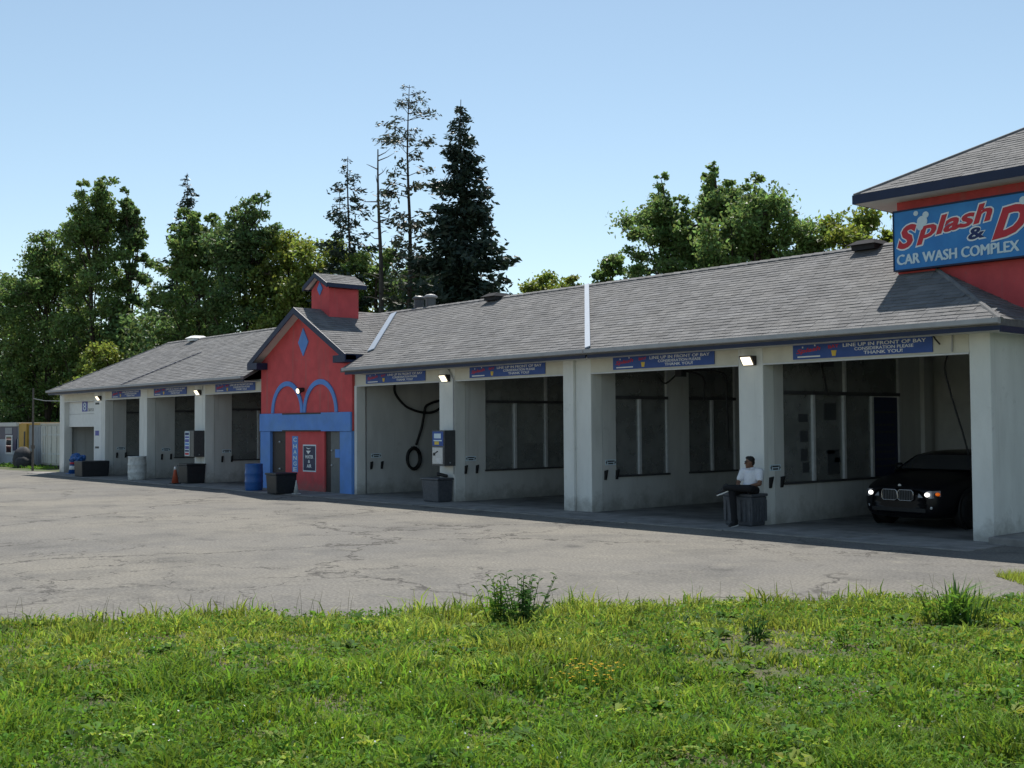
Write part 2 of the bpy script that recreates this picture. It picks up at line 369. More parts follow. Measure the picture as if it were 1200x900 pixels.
rng = np.random.default_rng(11)
_tab = rng.random((64, 64))
def vnoise(x, y, s):
    x = np.asarray(x)/s; y = np.asarray(y)/s; xi = np.floor(x).astype(int); yi = np.floor(y).astype(int); fx = x-xi; fy = y-yi
    fx = fx*fx*(3-2*fx); fy = fy*fy*(3-2*fy); g = lambda a, b: _tab[a % 64, b % 64]
    return (g(xi, yi)*(1-fx)+g(xi+1, yi)*fx)*(1-fy)+(g(xi, yi+1)*(1-fx)+g(xi+1, yi+1)*fx)*fy
def edge_t(s): return 11.75+.13*s+.35*(vnoise(s, 0*s, 1.3)-.5)+.22*(vnoise(s, 0*s+9, .4)-.5)
def bank_z(t, s):
    k = np.clip((edge_t(s)-t)/6.0, 0, 3); return .012+.26*k**.9*np.where(k < 1, 1, 1/np.maximum(k, 1)**.9)+.10*(vnoise(t, s, 1.4)-.5)*np.clip(k*3, 0, 1)+.03*(vnoise(t, s, .5)-.5)*np.clip(k*4, 0, 1)
cx, cy = 0.0, -17.6; fx_, fy_, rx_, ry_ = F0.x, F0.y, RT.x, RT.y
def ts_world(t, s): return cx+t*fx_+s*rx_, cy+t*fy_+s*ry_
def grid_bank():
    ns, nt_ = 160, 110
    S = np.linspace(-40, 40, ns); V = []; 
    for s in S:
        te = edge_t(np.array(s)); tt = te-(np.linspace(0, 1, nt_)**1.4)*(te+12)
        z = bank_z(tt, np.full(nt_, s)); z[0] = -.01
        X, Y = ts_world(tt, s); V.append(np.stack([X, Y, z], 1))
    V = np.concatenate(V); i = np.arange(ns-1)[:, None]*nt_+np.arange(nt_-1)[None]; i = i.ravel()
    F = np.stack([i, i+1, i+nt_+1, i+nt_], 1)
    o = link_mesh("grass_bank", V, F, "soil", smooth=True); o['kind'] = 'structure'
grid_bank()

def cloud(P, a, b, rng, tilt=None, up=0.0):
    """leaf-sized bent quads at points P; a,b half sizes (arrays)"""
    n = len(P); d = rng.normal(size=(n, 3)); d[:, 2] = d[:, 2]*(1-up)+up*.6; d /= np.linalg.norm(d, axis=1)[:, None]
    e = rng.normal(size=(n, 3)); e -= (e*d).sum(1)[:, None]*d; e /= np.linalg.norm(e, axis=1)[:, None]
    nn = np.cross(d, e); a = np.broadcast_to(a, (n,))[:, None]; b = np.broadcast_to(b, (n,))[:, None]
    V = np.stack([P-d*a, P+e*b-nn*b*.25, P+d*a, P-e*b-nn*b*.25], 1).reshape(-1, 3)
    return V, np.arange(4*n).reshape(n, 4)

def grass():
    def blades(name, m, n, tmin, hscale, sel, wscale=1.0, side=.9):
        u = rng.random(n); t = tmin+(12.9-tmin)*u**1.15; s = (rng.random(n)*2-1)*(.50*t+side)
        te = edge_t(s); ok = t < te-.02
        x, y = ts_world(t, s); ok &= sel(t, s, rng.random(n)); t, s, x, y, te = t[ok], s[ok], x[ok], y[ok], te[ok]; n = len(t)
        z = bank_z(t, s)
        clump = vnoise(x, y, .33); big = vnoise(x+50, y, 1.6)
        h = hscale*(.35+.65*rng.random(n))*(.22+1.45*clump**1.6)*(.6+.8*big)
        h *= np.where((te-t < .5) & (rng.random(n) < .25), 1.5, 1)
        w = wscale*(.0035+.005*rng.random(n))*(.7+t/14)
        az = rng.random(n)*2*np.pi; lean = h*(.25+1.0*rng.random(n)**1.3)
        dx, dy = np.cos(az), np.sin(az); az2 = rng.random(n)*2*np.pi; px, py = np.cos(az2)*w, np.sin(az2)*w
        B = np.stack([x, y, z-.01], 1); Pv = np.stack([px, py, 0*px], 1); D = np.stack([dx, dy, 0*dx], 1)
        mid = B+D*(lean*.3)[:, None]+np.array([0, 0, 1])*(h*.6)[:, None]
        tip = B+D*lean[:, None]+np.array([0, 0, 1])*(h*(1-.25*(lean/np.maximum(h, .01))))[:, None]
        V = np.stack([B-Pv, B+Pv, mid+Pv*.75, mid-Pv*.75, tip+Pv*.08, tip-Pv*.08], 1).reshape(-1, 3)
        k = np.arange(n)[:, None]*6; F = np.concatenate([k+np.array([[0, 1, 2, 3]]), k+np.array([[3, 2, 4, 5]])], 0)
        o = link_mesh(name, V, F, m, kind='stuff')
    lushness = lambda t, s: np.clip((8.3-t)*.45+1.6*(vnoise(t*1.0, s, 1.1)-.5)-.12*s*.5+.35, 0.06, .97)
    blades("lush_grass", "grass_lush", 135000, 4.2, .17, lambda t, s, r: r < lushness(t, s), 1.0)
    blades("light_grass", "grass_light", 120000, 4.2, .145, lambda t, s, r: (r > lushness(t, s)*.85) & (vnoise(t, s*1.0, .55)+.25*r > .33), 1.0)
    blades("side_grass", "grass_lush", 80000, 2.0, .16, lambda t, s, r: (np.abs(s) > .5*t+.8) | (t < 4.2), 1.7, 7.0)
    n = 60000; t = 4.2+8.4*rng.random(n); s = (rng.random(n)*2-1)*(.5*t+.8); ok = (t < edge_t(s)-.05) & (vnoise(t, s, .6) > .42); t, s = t[ok], s[ok]
    x, y = ts_world(t, s); P = np.stack([x, y, bank_z(t, s)+.02+.08*rng.random(len(t))], 1)
    V, F = cloud(P, .008+.016*rng.random(len(t)), .005+.009*rng.random(len(t)), rng, up=.2)
    link_mesh("clover_leaves", V, F, "weed_leaf", kind='stuff')
    # low rosettes of longer leaves scattered through the turf
    V = []; n = 1500; t = 4.3+8.2*rng.random(n)**1.1; s = (rng.random(n)*2-1)*(.5*t+.7); ok = (t < edge_t(s)-.08) & (vnoise(t+7, s, .8) > .38); t, s = t[ok], s[ok]; x, y = ts_world(t, s); z = bank_z(t, s)
    for part, mname in ((0, "weed_leaf"), (1, "weed_dark"), (2, "grass_light")):
        Q = []
        for i in range(part, len(t), 3):
            k = rng.integers(7, 15); a = rng.random(k)*6.28; L = (.05+.10*rng.random())*(.6+.6*rng.random(k))*min(1, .45+t[i]*.07); up_ = .25+.9*rng.random(k); w_ = L*(.10+.10*rng.random())
            d = np.stack([np.cos(a), np.sin(a), up_], 1); d /= np.linalg.norm(d, axis=1)[:, None]; sd = np.stack([-np.sin(a), np.cos(a), 0*a], 1)*w_[:, None]
            b = np.array([x[i], y[i], z[i]+.02]); m1 = b+d*(L*.55)[:, None]; e = b+d*L[:, None]; e[:, 2] -= L*.28
            Q.append(np.stack([np.broadcast_to(b, (k, 3)), m1+sd, e, m1-sd], 1).reshape(-1, 3))
        V = np.concatenate(Q); link_mesh("rosette_weeds", V, np.arange(len(V)).reshape(-1, 4), mname, kind='stuff')
    n = 420; t = 4.6+7*rng.random(n)**1.2; s = (rng.random(n)*2-1)*(.5*t); ok = (t < edge_t(s)-.3) & (vnoise(t, s, .9) > .52); t, s = t[ok], s[ok]
    x, y = ts_world(t, s); V, F = cloud(np.stack([x, y, bank_z(t, s)+.10+.05*rng.random(len(t))], 1), .007, .006, rng, up=.8)
    V = V
    link_mesh("white_clover_flowers", V, F, "petal_white", kind='stuff')
    # thin dry seed stems standing at the edge of the asphalt
    mb = MB()
    for i in range(150):
        s = random.uniform(-6.4, 6.6); t = float(edge_t(np.array(s)))-random.random()**2*1.5-.05; x, y = ts_world(t, s); z = float(bank_z(np.array(t), np.array(s)))
        h = random.uniform(.14, .30); a = random.uniform(0, 6.28); l = random.uniform(.02, .08)
        mb.tube([(x, y, z), (x+math.cos(a)*l*.4, y+math.sin(a)*l*.4, z+h*.6), (x+math.cos(a)*l, y+math.sin(a)*l, z+h)], [.0022, .0018, .001], 3, False)
    mb.build("seed_stems", "dry_stem", kind='stuff')
    # small tuft patch beyond the edge on the right
    n = 5000; t = 13.3+rng.random(n)*.9; s = 6.0+rng.random(n)*2.6; x, y = ts_world(t, s); h = .05+.07*rng.random(n); a = rng.random(n)*6.28
    B = np.stack([x, y, 0*x], 1); T = B+np.stack([np.cos(a)*h*.5, np.sin(a)*h*.5, h], 1); Pv = np.stack([np.sin(a*3)*.006, np.cos(a*3)*.006, 0*a], 1)
    V = np.stack([B-Pv, B+Pv, T+Pv*.1, T-Pv*.1], 1).reshape(-1, 3); link_mesh("verge_grass", V, np.arange(4*n).reshape(n, 4), "grass_light", kind='stuff')
grass()

def weed(name, label, t, s, h, n_stem, leafl, m, spread=.1, seed=0, cat="weed", up=True):
    rd = random.Random(seed); x, y = ts_world(t, s); z = float(bank_z(np.array(t), np.array(s)))
    root = thing(name, label, cat, (x, y, z-.01))
    st = MB(); lf = MB()
    for i in range(n_stem):
        a = rd.uniform(0, 6.28); r = rd.random()*spread; hh = h*rd.uniform(.55, 1); b = Vector((math.cos(a)*r*.4, math.sin(a)*r*.4, 0)); tp = Vector((math.cos(a)*r, math.sin(a)*r, hh))
        st.tube([b, (b+tp)/2+Vector((0, 0, hh*.06)), tp], [.005, .004, .002], 5, False)
        k = max(3, int(hh/.035))
        for j in range(k):
            f = (j+1)/k; p = b.lerp(tp, f); aa = j*2.4+rd.random(); L = leafl*(1-.45*f)*rd.uniform(.7, 1.2)
            d = Vector((math.cos(aa), math.sin(aa), rd.uniform(.15, .8) if up else .2)).normalized(); sd = d.cross(Vector((0, 0, 1))).normalized()*L*.17
            m1 = p+d*L*.5+Vector((0, 0, .1*L)); e = p+d*L-Vector((0, 0, .12*L))
            lf.add([p, m1+sd, e, m1-sd], [(0, 1, 2, 3)])
    st.build("stem", m, root); lf.build("leaf_cluster", m, root)
    return root
def tussock(name, label, t, s, h, n, spread, seed):
    rd = random.Random(seed); x, y = ts_world(t, s); root = thing(name, label, "grass tussock", (x, y, float(bank_z(np.array(t), np.array(s)))-.01)); A = MB(); Bm = MB()
    for i in range(n):
        a = rd.uniform(0, 6.28); r = abs(rd.gauss(0, .5))*spread*.5; b = Vector((math.cos(a)*r, math.sin(a)*r, 0)); L = h*rd.uniform(.45, 1.05)*(1-.35*r/spread); a2 = a+rd.uniform(-.7, .7); le = L*rd.uniform(.1, 1.0)
        o_ = Vector((math.cos(a2), math.sin(a2), 0)); sd = Vector((-o_.y, o_.x, 0))*rd.uniform(.006, .012); p1 = b+o_*le*.3+Vector((0, 0, L*.6)); p2 = b+o_*le+Vector((0, 0, L*(1-.3*le/L))); mb = A if rd.random() < .6 else Bm
        mb.add([b-sd, b+sd, p1+sd*.9, p1-sd*.9, p2], [(0, 1, 2, 3), (3, 2, 4)])
    A.build("dark_blades", "weed_dark", root, kind="stuff"); Bm.build("light_blades", "grass_lush", root, kind="stuff")
weed("weed_plant", "tall dark leafy weed clump rising against the asphalt edge near the middle", 10.5, .08, .50, 34, .12, "weed_dark", .34, 1)
weed("weed_plant", "bright leafy weed beside the tall dark clump at the asphalt edge", 10.6, -.12, .46, 14, .13, "weed_leaf", .26, 2)
weed("weed_plant", "dark broad weed low in the grass just below the tall middle clump", 9.1, -.28, .16, 12, .12, "weed_dark", .14, 3)
tussock("grass_tussock", "tall dark grass tussock at the right end of the grass edge", 10.3, 4.0, .50, 150, .50, 4)
weed("weed_plant", "leafy green weed growing into the left side of the right tussock", 10.15, 3.78, .34, 16, .14, "weed_leaf", .26, 14)
weed("weed_plant", "dark leafy weed with pale top between middle clump and right tussock", 9.3, 1.95, .22, 12, .12, "weed_dark", .12, 5)
weed("weed_plant", "small spiky dark rosette weed right of the yellow flowers", 8.6, 1.16, .13, 9, .13, "weed_dark", .1, 6)
weed("weed_plant", "single pale green seedling with broad leaves near the right frame edge", 6.75, 2.9, .17, 2, .15, "weed_leaf", .03, 7)
weed("weed_plant", "small bright star-shaped seedling in the lower grass below the yellow flowers", 6.2, .72, .13, 2, .14, "weed_leaf", .03, 8)
weed("weed_plant", "loose spreading weed with long leaves right of centre in the sunny grass", 9.0, 2.6, .15, 8, .14, "weed_leaf", .16, 9)
def yellow_flowers():
    t0, s0 = 7.55, .50; x, y = ts_world(t0, s0); root = thing("flower_patch", "small patch of yellow flowers low in the grass near the middle", "flowers", (x, y, float(bank_z(np.array(t0), np.array(s0)))))
    st = MB(); fl = MB(); rd = random.Random(3)
    for i in range(70):
        px, py = rd.gauss(0, .10)+(.16 if i % 4 == 0 else 0), rd.gauss(0, .09)+(-.1 if i % 5 == 0 else 0); h = rd.uniform(.06, .19); st.tube([(px, py, 0), (px, py, h)], .0016, 3, False)
        for k in range(5):
            a = k*1.2566; fl.add([(px, py, h), (px+.008*math.cos(a-.4), py+.008*math.sin(a-.4), h+.004), (px+.013*math.cos(a), py+.013*math.sin(a), h+.003), (px+.008*math.cos(a+.4), py+.008*math.sin(a+.4), h+.004)], [(0, 1, 2, 3)])
    st.build("stems", "weed_leaf", root, kind="stuff"); fl.build("petals", "petal_yellow", root, kind="stuff")
yellow_flowers()

# ------------------------------------------------------------------ the car wash building
BO = (-29.5, 0, 0)
B = thing("car_wash_building", "long low white car wash with open bays, grey shingle roof and red towers", "building", BO, world=True)
HZ, EZ, K, Y0, YR, YB = 3.05, 3.42, .537, -.6, 3.15, 6.3
RZ = 3.5+K*(YR-Y0)                                       # ridge height
XL, XR = -49.9, -8.13
def rz(y): return 3.5+K*(y-Y0)
openings = [(-13.0, -8.95), (-17.57, -13.57), (-22.39, -18.38), (-26.86, -23.02), (-36.2, -32.16), (-41.0, -37.0), (-45.05, -41.7), (-49.6, -46.2)]
floor = MB().box(-50.1, -8.65, .02, YB, -.06, .012).build("floor", "bay_floor", B)
# pillars between bays
for x0, x1 in [(-13.57, -13.0), (-18.05, -17.57), (-23.02, -22.39), (-37.0, -36.2), (-41.7, -41.0), (-46.2, -45.05), (-50.14, -49.6)]:
    MB().box(x0, x1, 0, .34, 0, EZ).build("pillar", "wall_paint", B, bevel=.012)
MB().box(-18.38, -18.053, -.07, .34, 0, EZ).build("pillar", "wall_paint", B, bevel=.012)
MB().box(-26.92, -26.80, -.02, .28, 0, HZ).build("pillar", "wall_paint", B, bevel=.008)
# headers over the openings with a light steel lintel
for x0, x1 in openings:
    if x0 == -49.6: h0 = HZ
    a, b = x0, x1
    if x0 == -26.86: a = -26.925
    hd = MB().box(a+.002, b-.002, .004, .26, HZ, EZ).build("header", "header_paint", B)
    MB().box(x0+.003, x1-.003, -.012, .10, HZ-.028, HZ-.002).build("lintel", "frame_metal", hd)
# right end wall and left end wall, back wall
MB().box(-8.95, -8.6, 0, YB, 0, EZ+.06).build("end_wall", "wall_paint", B, bevel=.012)
MB().box(-50.138, -49.93, .345, YB, 0, EZ).build("end_wall", "wall_paint", B)
MB().box(-50.1, -8.7, YB+.002, YB+.2, 0, EZ).build("back_wall", "interior_grey", B)
for x0, x1 in openings:
    d = MB()
    for k in range(5): d.box(x0+.25, x1-.25, YB-.07, YB-.01, .02+k*.58, .02+k*.58+.565)
    d.build("back_door", "interior_grey", B)
MB().box(-50.0, -8.7, .27, YB, EZ+.004, EZ+.03).build("ceiling", "interior_grey", B)

# partitions with window openings; X0 is the face seen from the bay on its right
def partition(X0, wins, sill=.75, top=3.34, board=None, th=.14):
    X1 = X0-th; y_end = YB-.003; mb = MB(); y = .345
    for (a, b, mull, rail, up) in wins:
        mb.box(X1, X0, y, a, 0, EZ); mb.box(X1, X0, a, b, 0, sill); mb.box(X1, X0, a, b, top, EZ); y = b
    mb.box(X1, X0, y, y_end, 0, EZ)
    if wins and wins[0][0] < 1.2: mb.box(X0+.002, X0+.10, 5.7, 5.98, 0, EZ)
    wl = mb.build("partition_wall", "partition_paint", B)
    for (a, b, mull, rail, up) in wins:
        xc = X0-.05
        MB().box(X0-.11, X0+.035, a-.03, b+.03, sill-.005, sill+.035).build("window_sill", "dark_frame", wl); MB().box(X0-.10, X0+.012, a, b, rail, rail+.07).build("window_rail", "dark_frame", wl)
        for y_, hw_, z0_, z1_ in [(b-.026, .024, sill+.036, rail-.001), (b-.026, .024, rail+.071, top-.002)]+[(y_, .035, sill+.036, rail-.001) for y_ in mull]+[(y_, .03, rail+.071, top-.002) for y_ in up]:
            MB().box(X0-.10, X0+.010, y_-hw_, y_+hw_, z0_, z1_).build("mullion", "frame_metal", wl)
        def panes(ed, z0, z1, skip_last=False):
            for i in range(len(ed)-1):
                m_ = "window_glass"
                if skip_last and i == len(ed)-2: continue
                MB().box(xc-.004, xc+.004, ed[i]+.03, ed[i+1]-.03, z0, z1).build("pane", m_, wl)
        panes([a-.02]+list(mull)+[b-.02], sill+.037, rail-.002, skip_last=board is not None)
        panes([a-.02]+list(up)+[b-.02], rail+.072, top-.003)
    return wl
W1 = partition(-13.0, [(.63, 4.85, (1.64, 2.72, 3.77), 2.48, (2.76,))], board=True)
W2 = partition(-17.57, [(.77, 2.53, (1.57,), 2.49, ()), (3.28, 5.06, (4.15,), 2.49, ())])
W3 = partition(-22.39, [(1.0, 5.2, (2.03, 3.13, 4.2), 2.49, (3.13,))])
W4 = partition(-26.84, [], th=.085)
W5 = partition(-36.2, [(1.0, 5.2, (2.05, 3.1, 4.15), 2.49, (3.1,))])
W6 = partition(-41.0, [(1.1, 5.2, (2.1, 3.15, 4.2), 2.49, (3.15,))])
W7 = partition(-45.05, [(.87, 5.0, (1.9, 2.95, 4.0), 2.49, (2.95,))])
# half open sectional door in the far left bay, white jamb panel beside it
for k in range(2):
    d = MB().box(-49.585, -46.215, .20, .26, 1.96+k*.545, 1.96+k*.545+.537).build("door_panel", "door_white", B, bevel=.006)
    if k == 1:
        MB().box(-48.05, -47.45, .19, .199, 2.60, 3.02).build("sticker", "sticker_blue", d)
        text("8", "letter_pale", d, -47.92, 2.64, .34, .34, .186, "lettering", ext=.002)
        text("BAY 8", "letter_black", d, -47.35, 2.60, .55, .13, .196, "lettering", ext=.003)
MB().box(-46.19, -45.40, -.008, -.001, .02, HZ-.04).build("jamb_panel", "door_white", B)
for z, m_ in ((1.60, "sticker_blue"), (1.08, "poster_dark"), (2.86, "poster_dark")):
    MB().box(-46.05, -45.65, -.013, -.009, z, z+(.2 if m_ == "sticker_blue" else .08)).build("sticker", m_, B)
# posters and price board in the right bay's windows
for y_, z_, a, b in [(1.18, 1.94, .30, .16), (1.22, 1.55, .26, .22), (1.24, 1.18, .22, .24), (2.05, 1.98, .42, .34), (2.1, 1.30, .3, .07), (2.4, 1.12, .2, .1), (2.15, .88, .42, .5), (1.3, .95, .2, .2)]:
    MB().box(-13.043, -13.038, y_, y_+a, z_, z_+b).build("poster", "poster_dark", W1)
pb = MB().box(-13.06, -13.03, 3.83, 4.79, .79, 2.46).build("price_board", "price_navy", W1)
rows = MB(); rdp = random.Random(5)
for z in (1.85, 1.70, 1.42, 1.28, 1.12, .98):
    y = 3.92
    while y < 4.66:
        l = rdp.uniform(.05, .14); rows.box(-13.029, -13.027, y, min(y+l, 4.7), z, z+.045); y += l+.03
rows.build("price_rows", "poster_dark", pb, kind="stuff")
MB().box(-13.029, -13.027, 3.9, 4.72, 2.12, 2.16).build("price_rule", "poster_dark", pb)

# roof: decks (solid), shingle tabs, caps, gutters, fascia, soffit
SH = []                                                 # wedge tabs collected per roof face
def tabs(Osrc, U, S, Nn, L, H, keep, cw=.30, ch=.145, lift=.010, seed=0):
    """shingle wedges over the parallelogram Osrc + u*U + s*S; keep(point) says where"""
    rd = random.Random(seed); U = Vector(U).normalized(); S = Vector(S).normalized(); Nn = Vector(Nn).normalized(); O = Vector(Osrc); V = []; F = []
    n = int(H/ch)+1
    for r in range(n):
        u = -rd.random()*cw; 
        while u < L:
            ww = cw*rd.choice((.6, .8, 1, 1.15)); p = O+U*(u+ww/2)+S*(r*ch+ch/2)
            if u+ww > 0 and keep(p):
                u0, u1 = max(u, 0), min(u+ww, L); s0, s1 = r*ch-.004+rd.uniform(-.006, .006), min((r+1)*ch, H)
                l = lift*rd.uniform(.75, 1.5); b = len(V)
                q = lambda uu, ss, nn: tuple(O+U*uu+S*ss+Nn*nn)
                V += [q(u0+.003, s0, 0), q(u1-.003, s0, 0), q(u1-.003, s0, l), q(u0+.003, s0, l), q(u1-.003, s1, .002), q(u0+.003, s1, .002)]
                F += [(b, b+1, b+2, b+3), (b+3, b+2, b+4, b+5), (b+1, b+4, b+2), (b, b+3, b+5)]
            u += ww
    return V, F
def add_tabs(parent, *a, **k):
    V, F = tabs(*a, **k)
    if V: link_mesh("shingles", V, F, "shingle", parent, kind='stuff')
TXL, TXR = -32.32, -26.72                               # gap in the eave where the red entrance tower stands
hipL, hipR = XL+(YR-Y0), XR-(YR-Y0)
d = (0, 0, -.10)
rf = MB()
rf.slab([(XL, Y0, 3.5), (TXL, Y0, 3.5), (TXL, YR, RZ), (hipL, YR, RZ)], d)
rf.slab([(TXL, .1, rz(.1)), (TXR, .1, rz(.1)), (TXR, YR, RZ), (TXL, YR, RZ)], d)
rf.slab([(TXR, Y0, 3.5), (XR, Y0, 3.5), (hipR, YR, RZ), (TXR, YR, RZ)], d)
YE = 2*YR-Y0
rf.slab([(XR, YE, 3.5), (XL, YE, 3.5), (hipL, YR, RZ), (hipR, YR, RZ)], d)
rf.slab([(XR, Y0, 3.5), (XR, YE, 3.5), (hipR, YR, RZ)], d)
rf.slab([(XL, YE, 3.5), (XL, Y0, 3.5), (hipL, YR, RZ)], d)
roof = rf.build("roof", "shingle_deck", B)
c_ = 1/math.sqrt(1+K*K); SV = (0, c_, K*c_); NV = (0, -K*c_, c_); SL = (YR-Y0)/c_
TEZ, TRZ, TXM = 3.93, 5.45, -29.53                      # entrance tower eave, ridge, middle
def gab(x): return TRZ-.545*abs(x-TXM)
def keep_main(p):
    if p.x < XL+(p.y-Y0)+.05 or p.x > XR-(p.y-Y0)-.05: return False
    if TXL-.0 < p.x < TXR and (p.y < .12 or gab(p.x) > p.z+.05): return False
    if -11.0 < p.x and p.y > 1.62: return False
    return True
add_tabs(roof, (XL, Y0, 3.5), (1, 0, 0), SV, NV, XR-XL, SL, keep_main, seed=1)
add_tabs(roof, (XR, YE, 3.5), (0, -1, 0), (-c_, 0, K*c_), (K*c_, 0, c_), YE-Y0, SL, lambda p: p.x < XR and (p.y-Y0) > (XR-p.x)+.05 and (YE-p.y) > (XR-p.x)+.05 and not (p.y > 1.62 and p.x > -11), seed=2)
add_tabs(roof, (XL, Y0, 3.5), (0, 1, 0), (c_, 0, K*c_), (-K*c_, 0, c_), YE-Y0, SL, lambda p: (p.y-Y0) > (p.x-XL)+.05 and (YE-p.y) > (p.x-XL)+.05, seed=3)
add_tabs(roof, (XR, YE, 3.5), (-1, 0, 0), (0, -c_, K*c_), (0, K*c_, c_), XR-XL, SL, lambda p: p.x > XL+(YE-p.y)+.05 and p.x < XR-(YE-p.y)-.05 and not p.x > -11.1, cw=.6, ch=.29, seed=4)
def caps(name, p0, p1, m, wd=.24, th=.022, step=.28, parent=None, n1=None, n2=None, drop=.010):
    """ridge / hip caps: short overlapping pieces folded over the edge"""
    p0, p1 = Vector(p0), Vector(p1); L = (p1-p0).length; dd = (p1-p0)/L; k = int(L/step); mb = MB(); a = Vector(n1).normalized(); b = Vector(n2).normalized()
    for i in range(k):
        q0, q1 = p0+dd*i*step, p0+dd*(i+1)*step*1.0; up = Vector((0, 0, .012)); e = Vector((0, 0, drop))
        for nn in (a, b):
            lo = [q0+up+e, q1+up, q1+nn*wd/2+up*.8, q0+nn*wd/2+up*.8+e]; mb.slab(lo, (0, 0, th))
    mb.build(name, m, parent or roof)
caps("ridge_cap", (hipL, YR, RZ), (hipR, YR, RZ), "shingle", n1=(0, -1, -K), n2=(0, 1, -K))
hd_ = Vector((1, -1, -K))
def hip_roll(p0, p1, parent): MB().tube([Vector(p0)+Vector((0, 0, -.012)), Vector(p1)+Vector((0, 0, -.012))], .045, 8).build("hip_cap", "shingle", parent)
hip_roll((XR, Y0, 3.5), (hipR+1.25, YR-1.25, rz(YR-1.25)), roof)
hip_roll((XL, Y0, 3.5), (hipL, YR, RZ), roof)
# metal strips on the old hip line and the entrance valley, dark seam at left
def strip(name, p0, p1, wd, th, m, side):
    p0, p1 = Vector(p0), Vector(p1); s = Vector(side).normalized()*wd; n = Vector(NV)*.022
    MB().slab([p0+n, p0+s+n, p1+s+n, p1+n], Vector(NV)*th).build(name, m, roof)
sd_ = Vector((1, 1, K))
strip("hip_flashing", (-17.14, Y0+.02, rz(Y0+.02)), (-20.86, 3.12, rz(3.12)), .12, .03, "flashing", (1, 1, K))
strip("valley_flashing", (-26.70, .30, rz(.30)), (-29.30, 2.92, rz(2.92)), .20, .03, "flashing", (1, 1, K))
strip("roof_seam", (-42.0, Y0+.02, rz(Y0+.02)), (-39.9, 1.65, rz(1.65)), .05, .02, "navy_trim", (-1, 1, K))
# eaves: gutter, fascia, soffit
for x0, x1 in ((XL, TXL), (TXR+.2, -17.13), (-17.09, XR)):
    MB().prism_x([(Y0-.10, 3.515), (Y0-.10, 3.44), (Y0-.075, 3.425), (Y0-.002, 3.425), (Y0-.002, 3.505), (Y0-.02, 3.515)], x0, x1).build("gutter", "gutter_grey", roof)
    MB().box(x0+.01, x1-.01, Y0+.003, Y0+.03, 3.33, 3.42).build("fascia", "navy_trim", roof)
    MB().box(x0+.012, x1-.012, Y0+.032, -.002, 3.345, 3.365).build("soffit", "soffit_paint", roof)
MB().box(XR-.03, XR-.004, Y0+.01, YE, 3.30, 3.49).build("fascia", "navy_trim", roof)
MB().box(-8.596, XR-.033, -.001, YE-.2, 3.345, 3.365).build("soffit", "soffit_paint", roof)
MB().box(XL+.004, XL+.03, Y0+.01, YE, 3.33, 3.49).build("fascia", "navy_trim", roof)

# ---- red entrance tower with its cupola
x0, x1, ym = -32.13, -26.93, -.08
def gz(x): return gab(x)-.09
T = MB().prism_y([(x0, 1.79), (x1, 1.79), (x1, gz(x1)), (TXM, gz(TXM)), (x0, gz(x0))], ym, .22)
T.box(x0, x0+.2, .222, 3.0, 0, gz(x0)-.02); T.box(x1-.2, x1, .222, 3.0, 0, gz(x1)-.02)
T.box(-30.64, -28.42, ym+.015, .4, 0, 1.788)
tower = T.build("entrance_tower", "red_stucco", B)
tag_ = lambda o, l: o.__setitem__('label', l)
tag_(tower, "red stucco entrance tower with blue arches")
MB().box(x0-.004, x1+.004, ym-.06, ym-.002, 1.775, 2.32).build("blue_band", "blue_paint", tower, bevel=.008)
MB().box(x0-.004, -31.52, ym-.03, .38, 0, 1.772).build("blue_post", "blue_paint", tower, bevel=.008)
MB().box(-27.53, x1+.004, ym-.03, .38, 0, 1.772).build("blue_post", "blue_paint", tower, bevel=.008)
for z in (2.30, 1.79): MB().box(-30.7, -28.5, ym-.075, ym-.062, z-.02, z+.02).build("shutter_track", "door_dark", tower)
def arch(xc, r0, r1, zb):
    a = [math.pi*i/24 for i in range(25)]
    for m_ in (1,):
        V = []; F = []
        for y in (ym-.035, ym-.001):
            V += [(xc+r1*math.cos(t)*1.0, y, zb+r1*math.sin(t)*1.02) for t in a]+[(xc+r0*math.cos(t), y, zb+r0*math.sin(t)*1.02) for t in a]
        n = 25
        for i in range(24):
            F += [(i, i+1, n+i+1, n+i), (2*n+i+1, 2*n+i, 3*n+i, 3*n+i+1), (i+1, i, 2*n+i, 2*n+i+1), (n+i, n+i+1, 3*n+i+1, 3*n+i)]
        F += [(0, n, 3*n, 2*n), (n-1, 3*n-1, 4*n-1, 2*n-1)]
        link_mesh("arch", V, F, "blue_paint", tower)
arch(-30.50, .80, .945, 2.33); arch(-28.60, .80, .945, 2.33)
def diamond(parent, xc, zc, w_, h_, y):
    MB().prism_y([(xc-w_, zc), (xc, zc-h_), (xc+w_, zc), (xc, zc+h_)], y-.025, y-.001).build("diamond", "blue_paint", parent)
diamond(tower, -29.55, 4.43, .29, .42, ym)
# doors in the recesses
dl = MB().box(-31.515, -30.645, -.02, .04, .02, 1.77).build("door", "door_dark", tower, label="dark left door of the entrance tower")
for z in (.62, 1.45): MB().ball((-31.05, -.03, z), .035, 8, 6).build("door_knob", "light_metal", dl, smooth=True)
dr = MB().box(-28.12, -27.535, -.03, .03, .02, 1.77).build("door", "door_grey", tower, label="grey right door of the entrance tower with small blue notice")
MB().box(-28.415, -28.125, -.01, .04, .02, 1.77).build("recess_shade", "door_dark", tower)  # flat dark panel: the reveal's shade put into colour instead of real depth
for z in (.80, 1.22): MB().ball((-28.06, -.04, z), .03, 8, 6).build("door_knob", "light_metal", dr, smooth=True)
MB().box(-27.89, -27.65, -.038, -.031, 1.02, 1.26).build("notice", "blue_paint", dr)
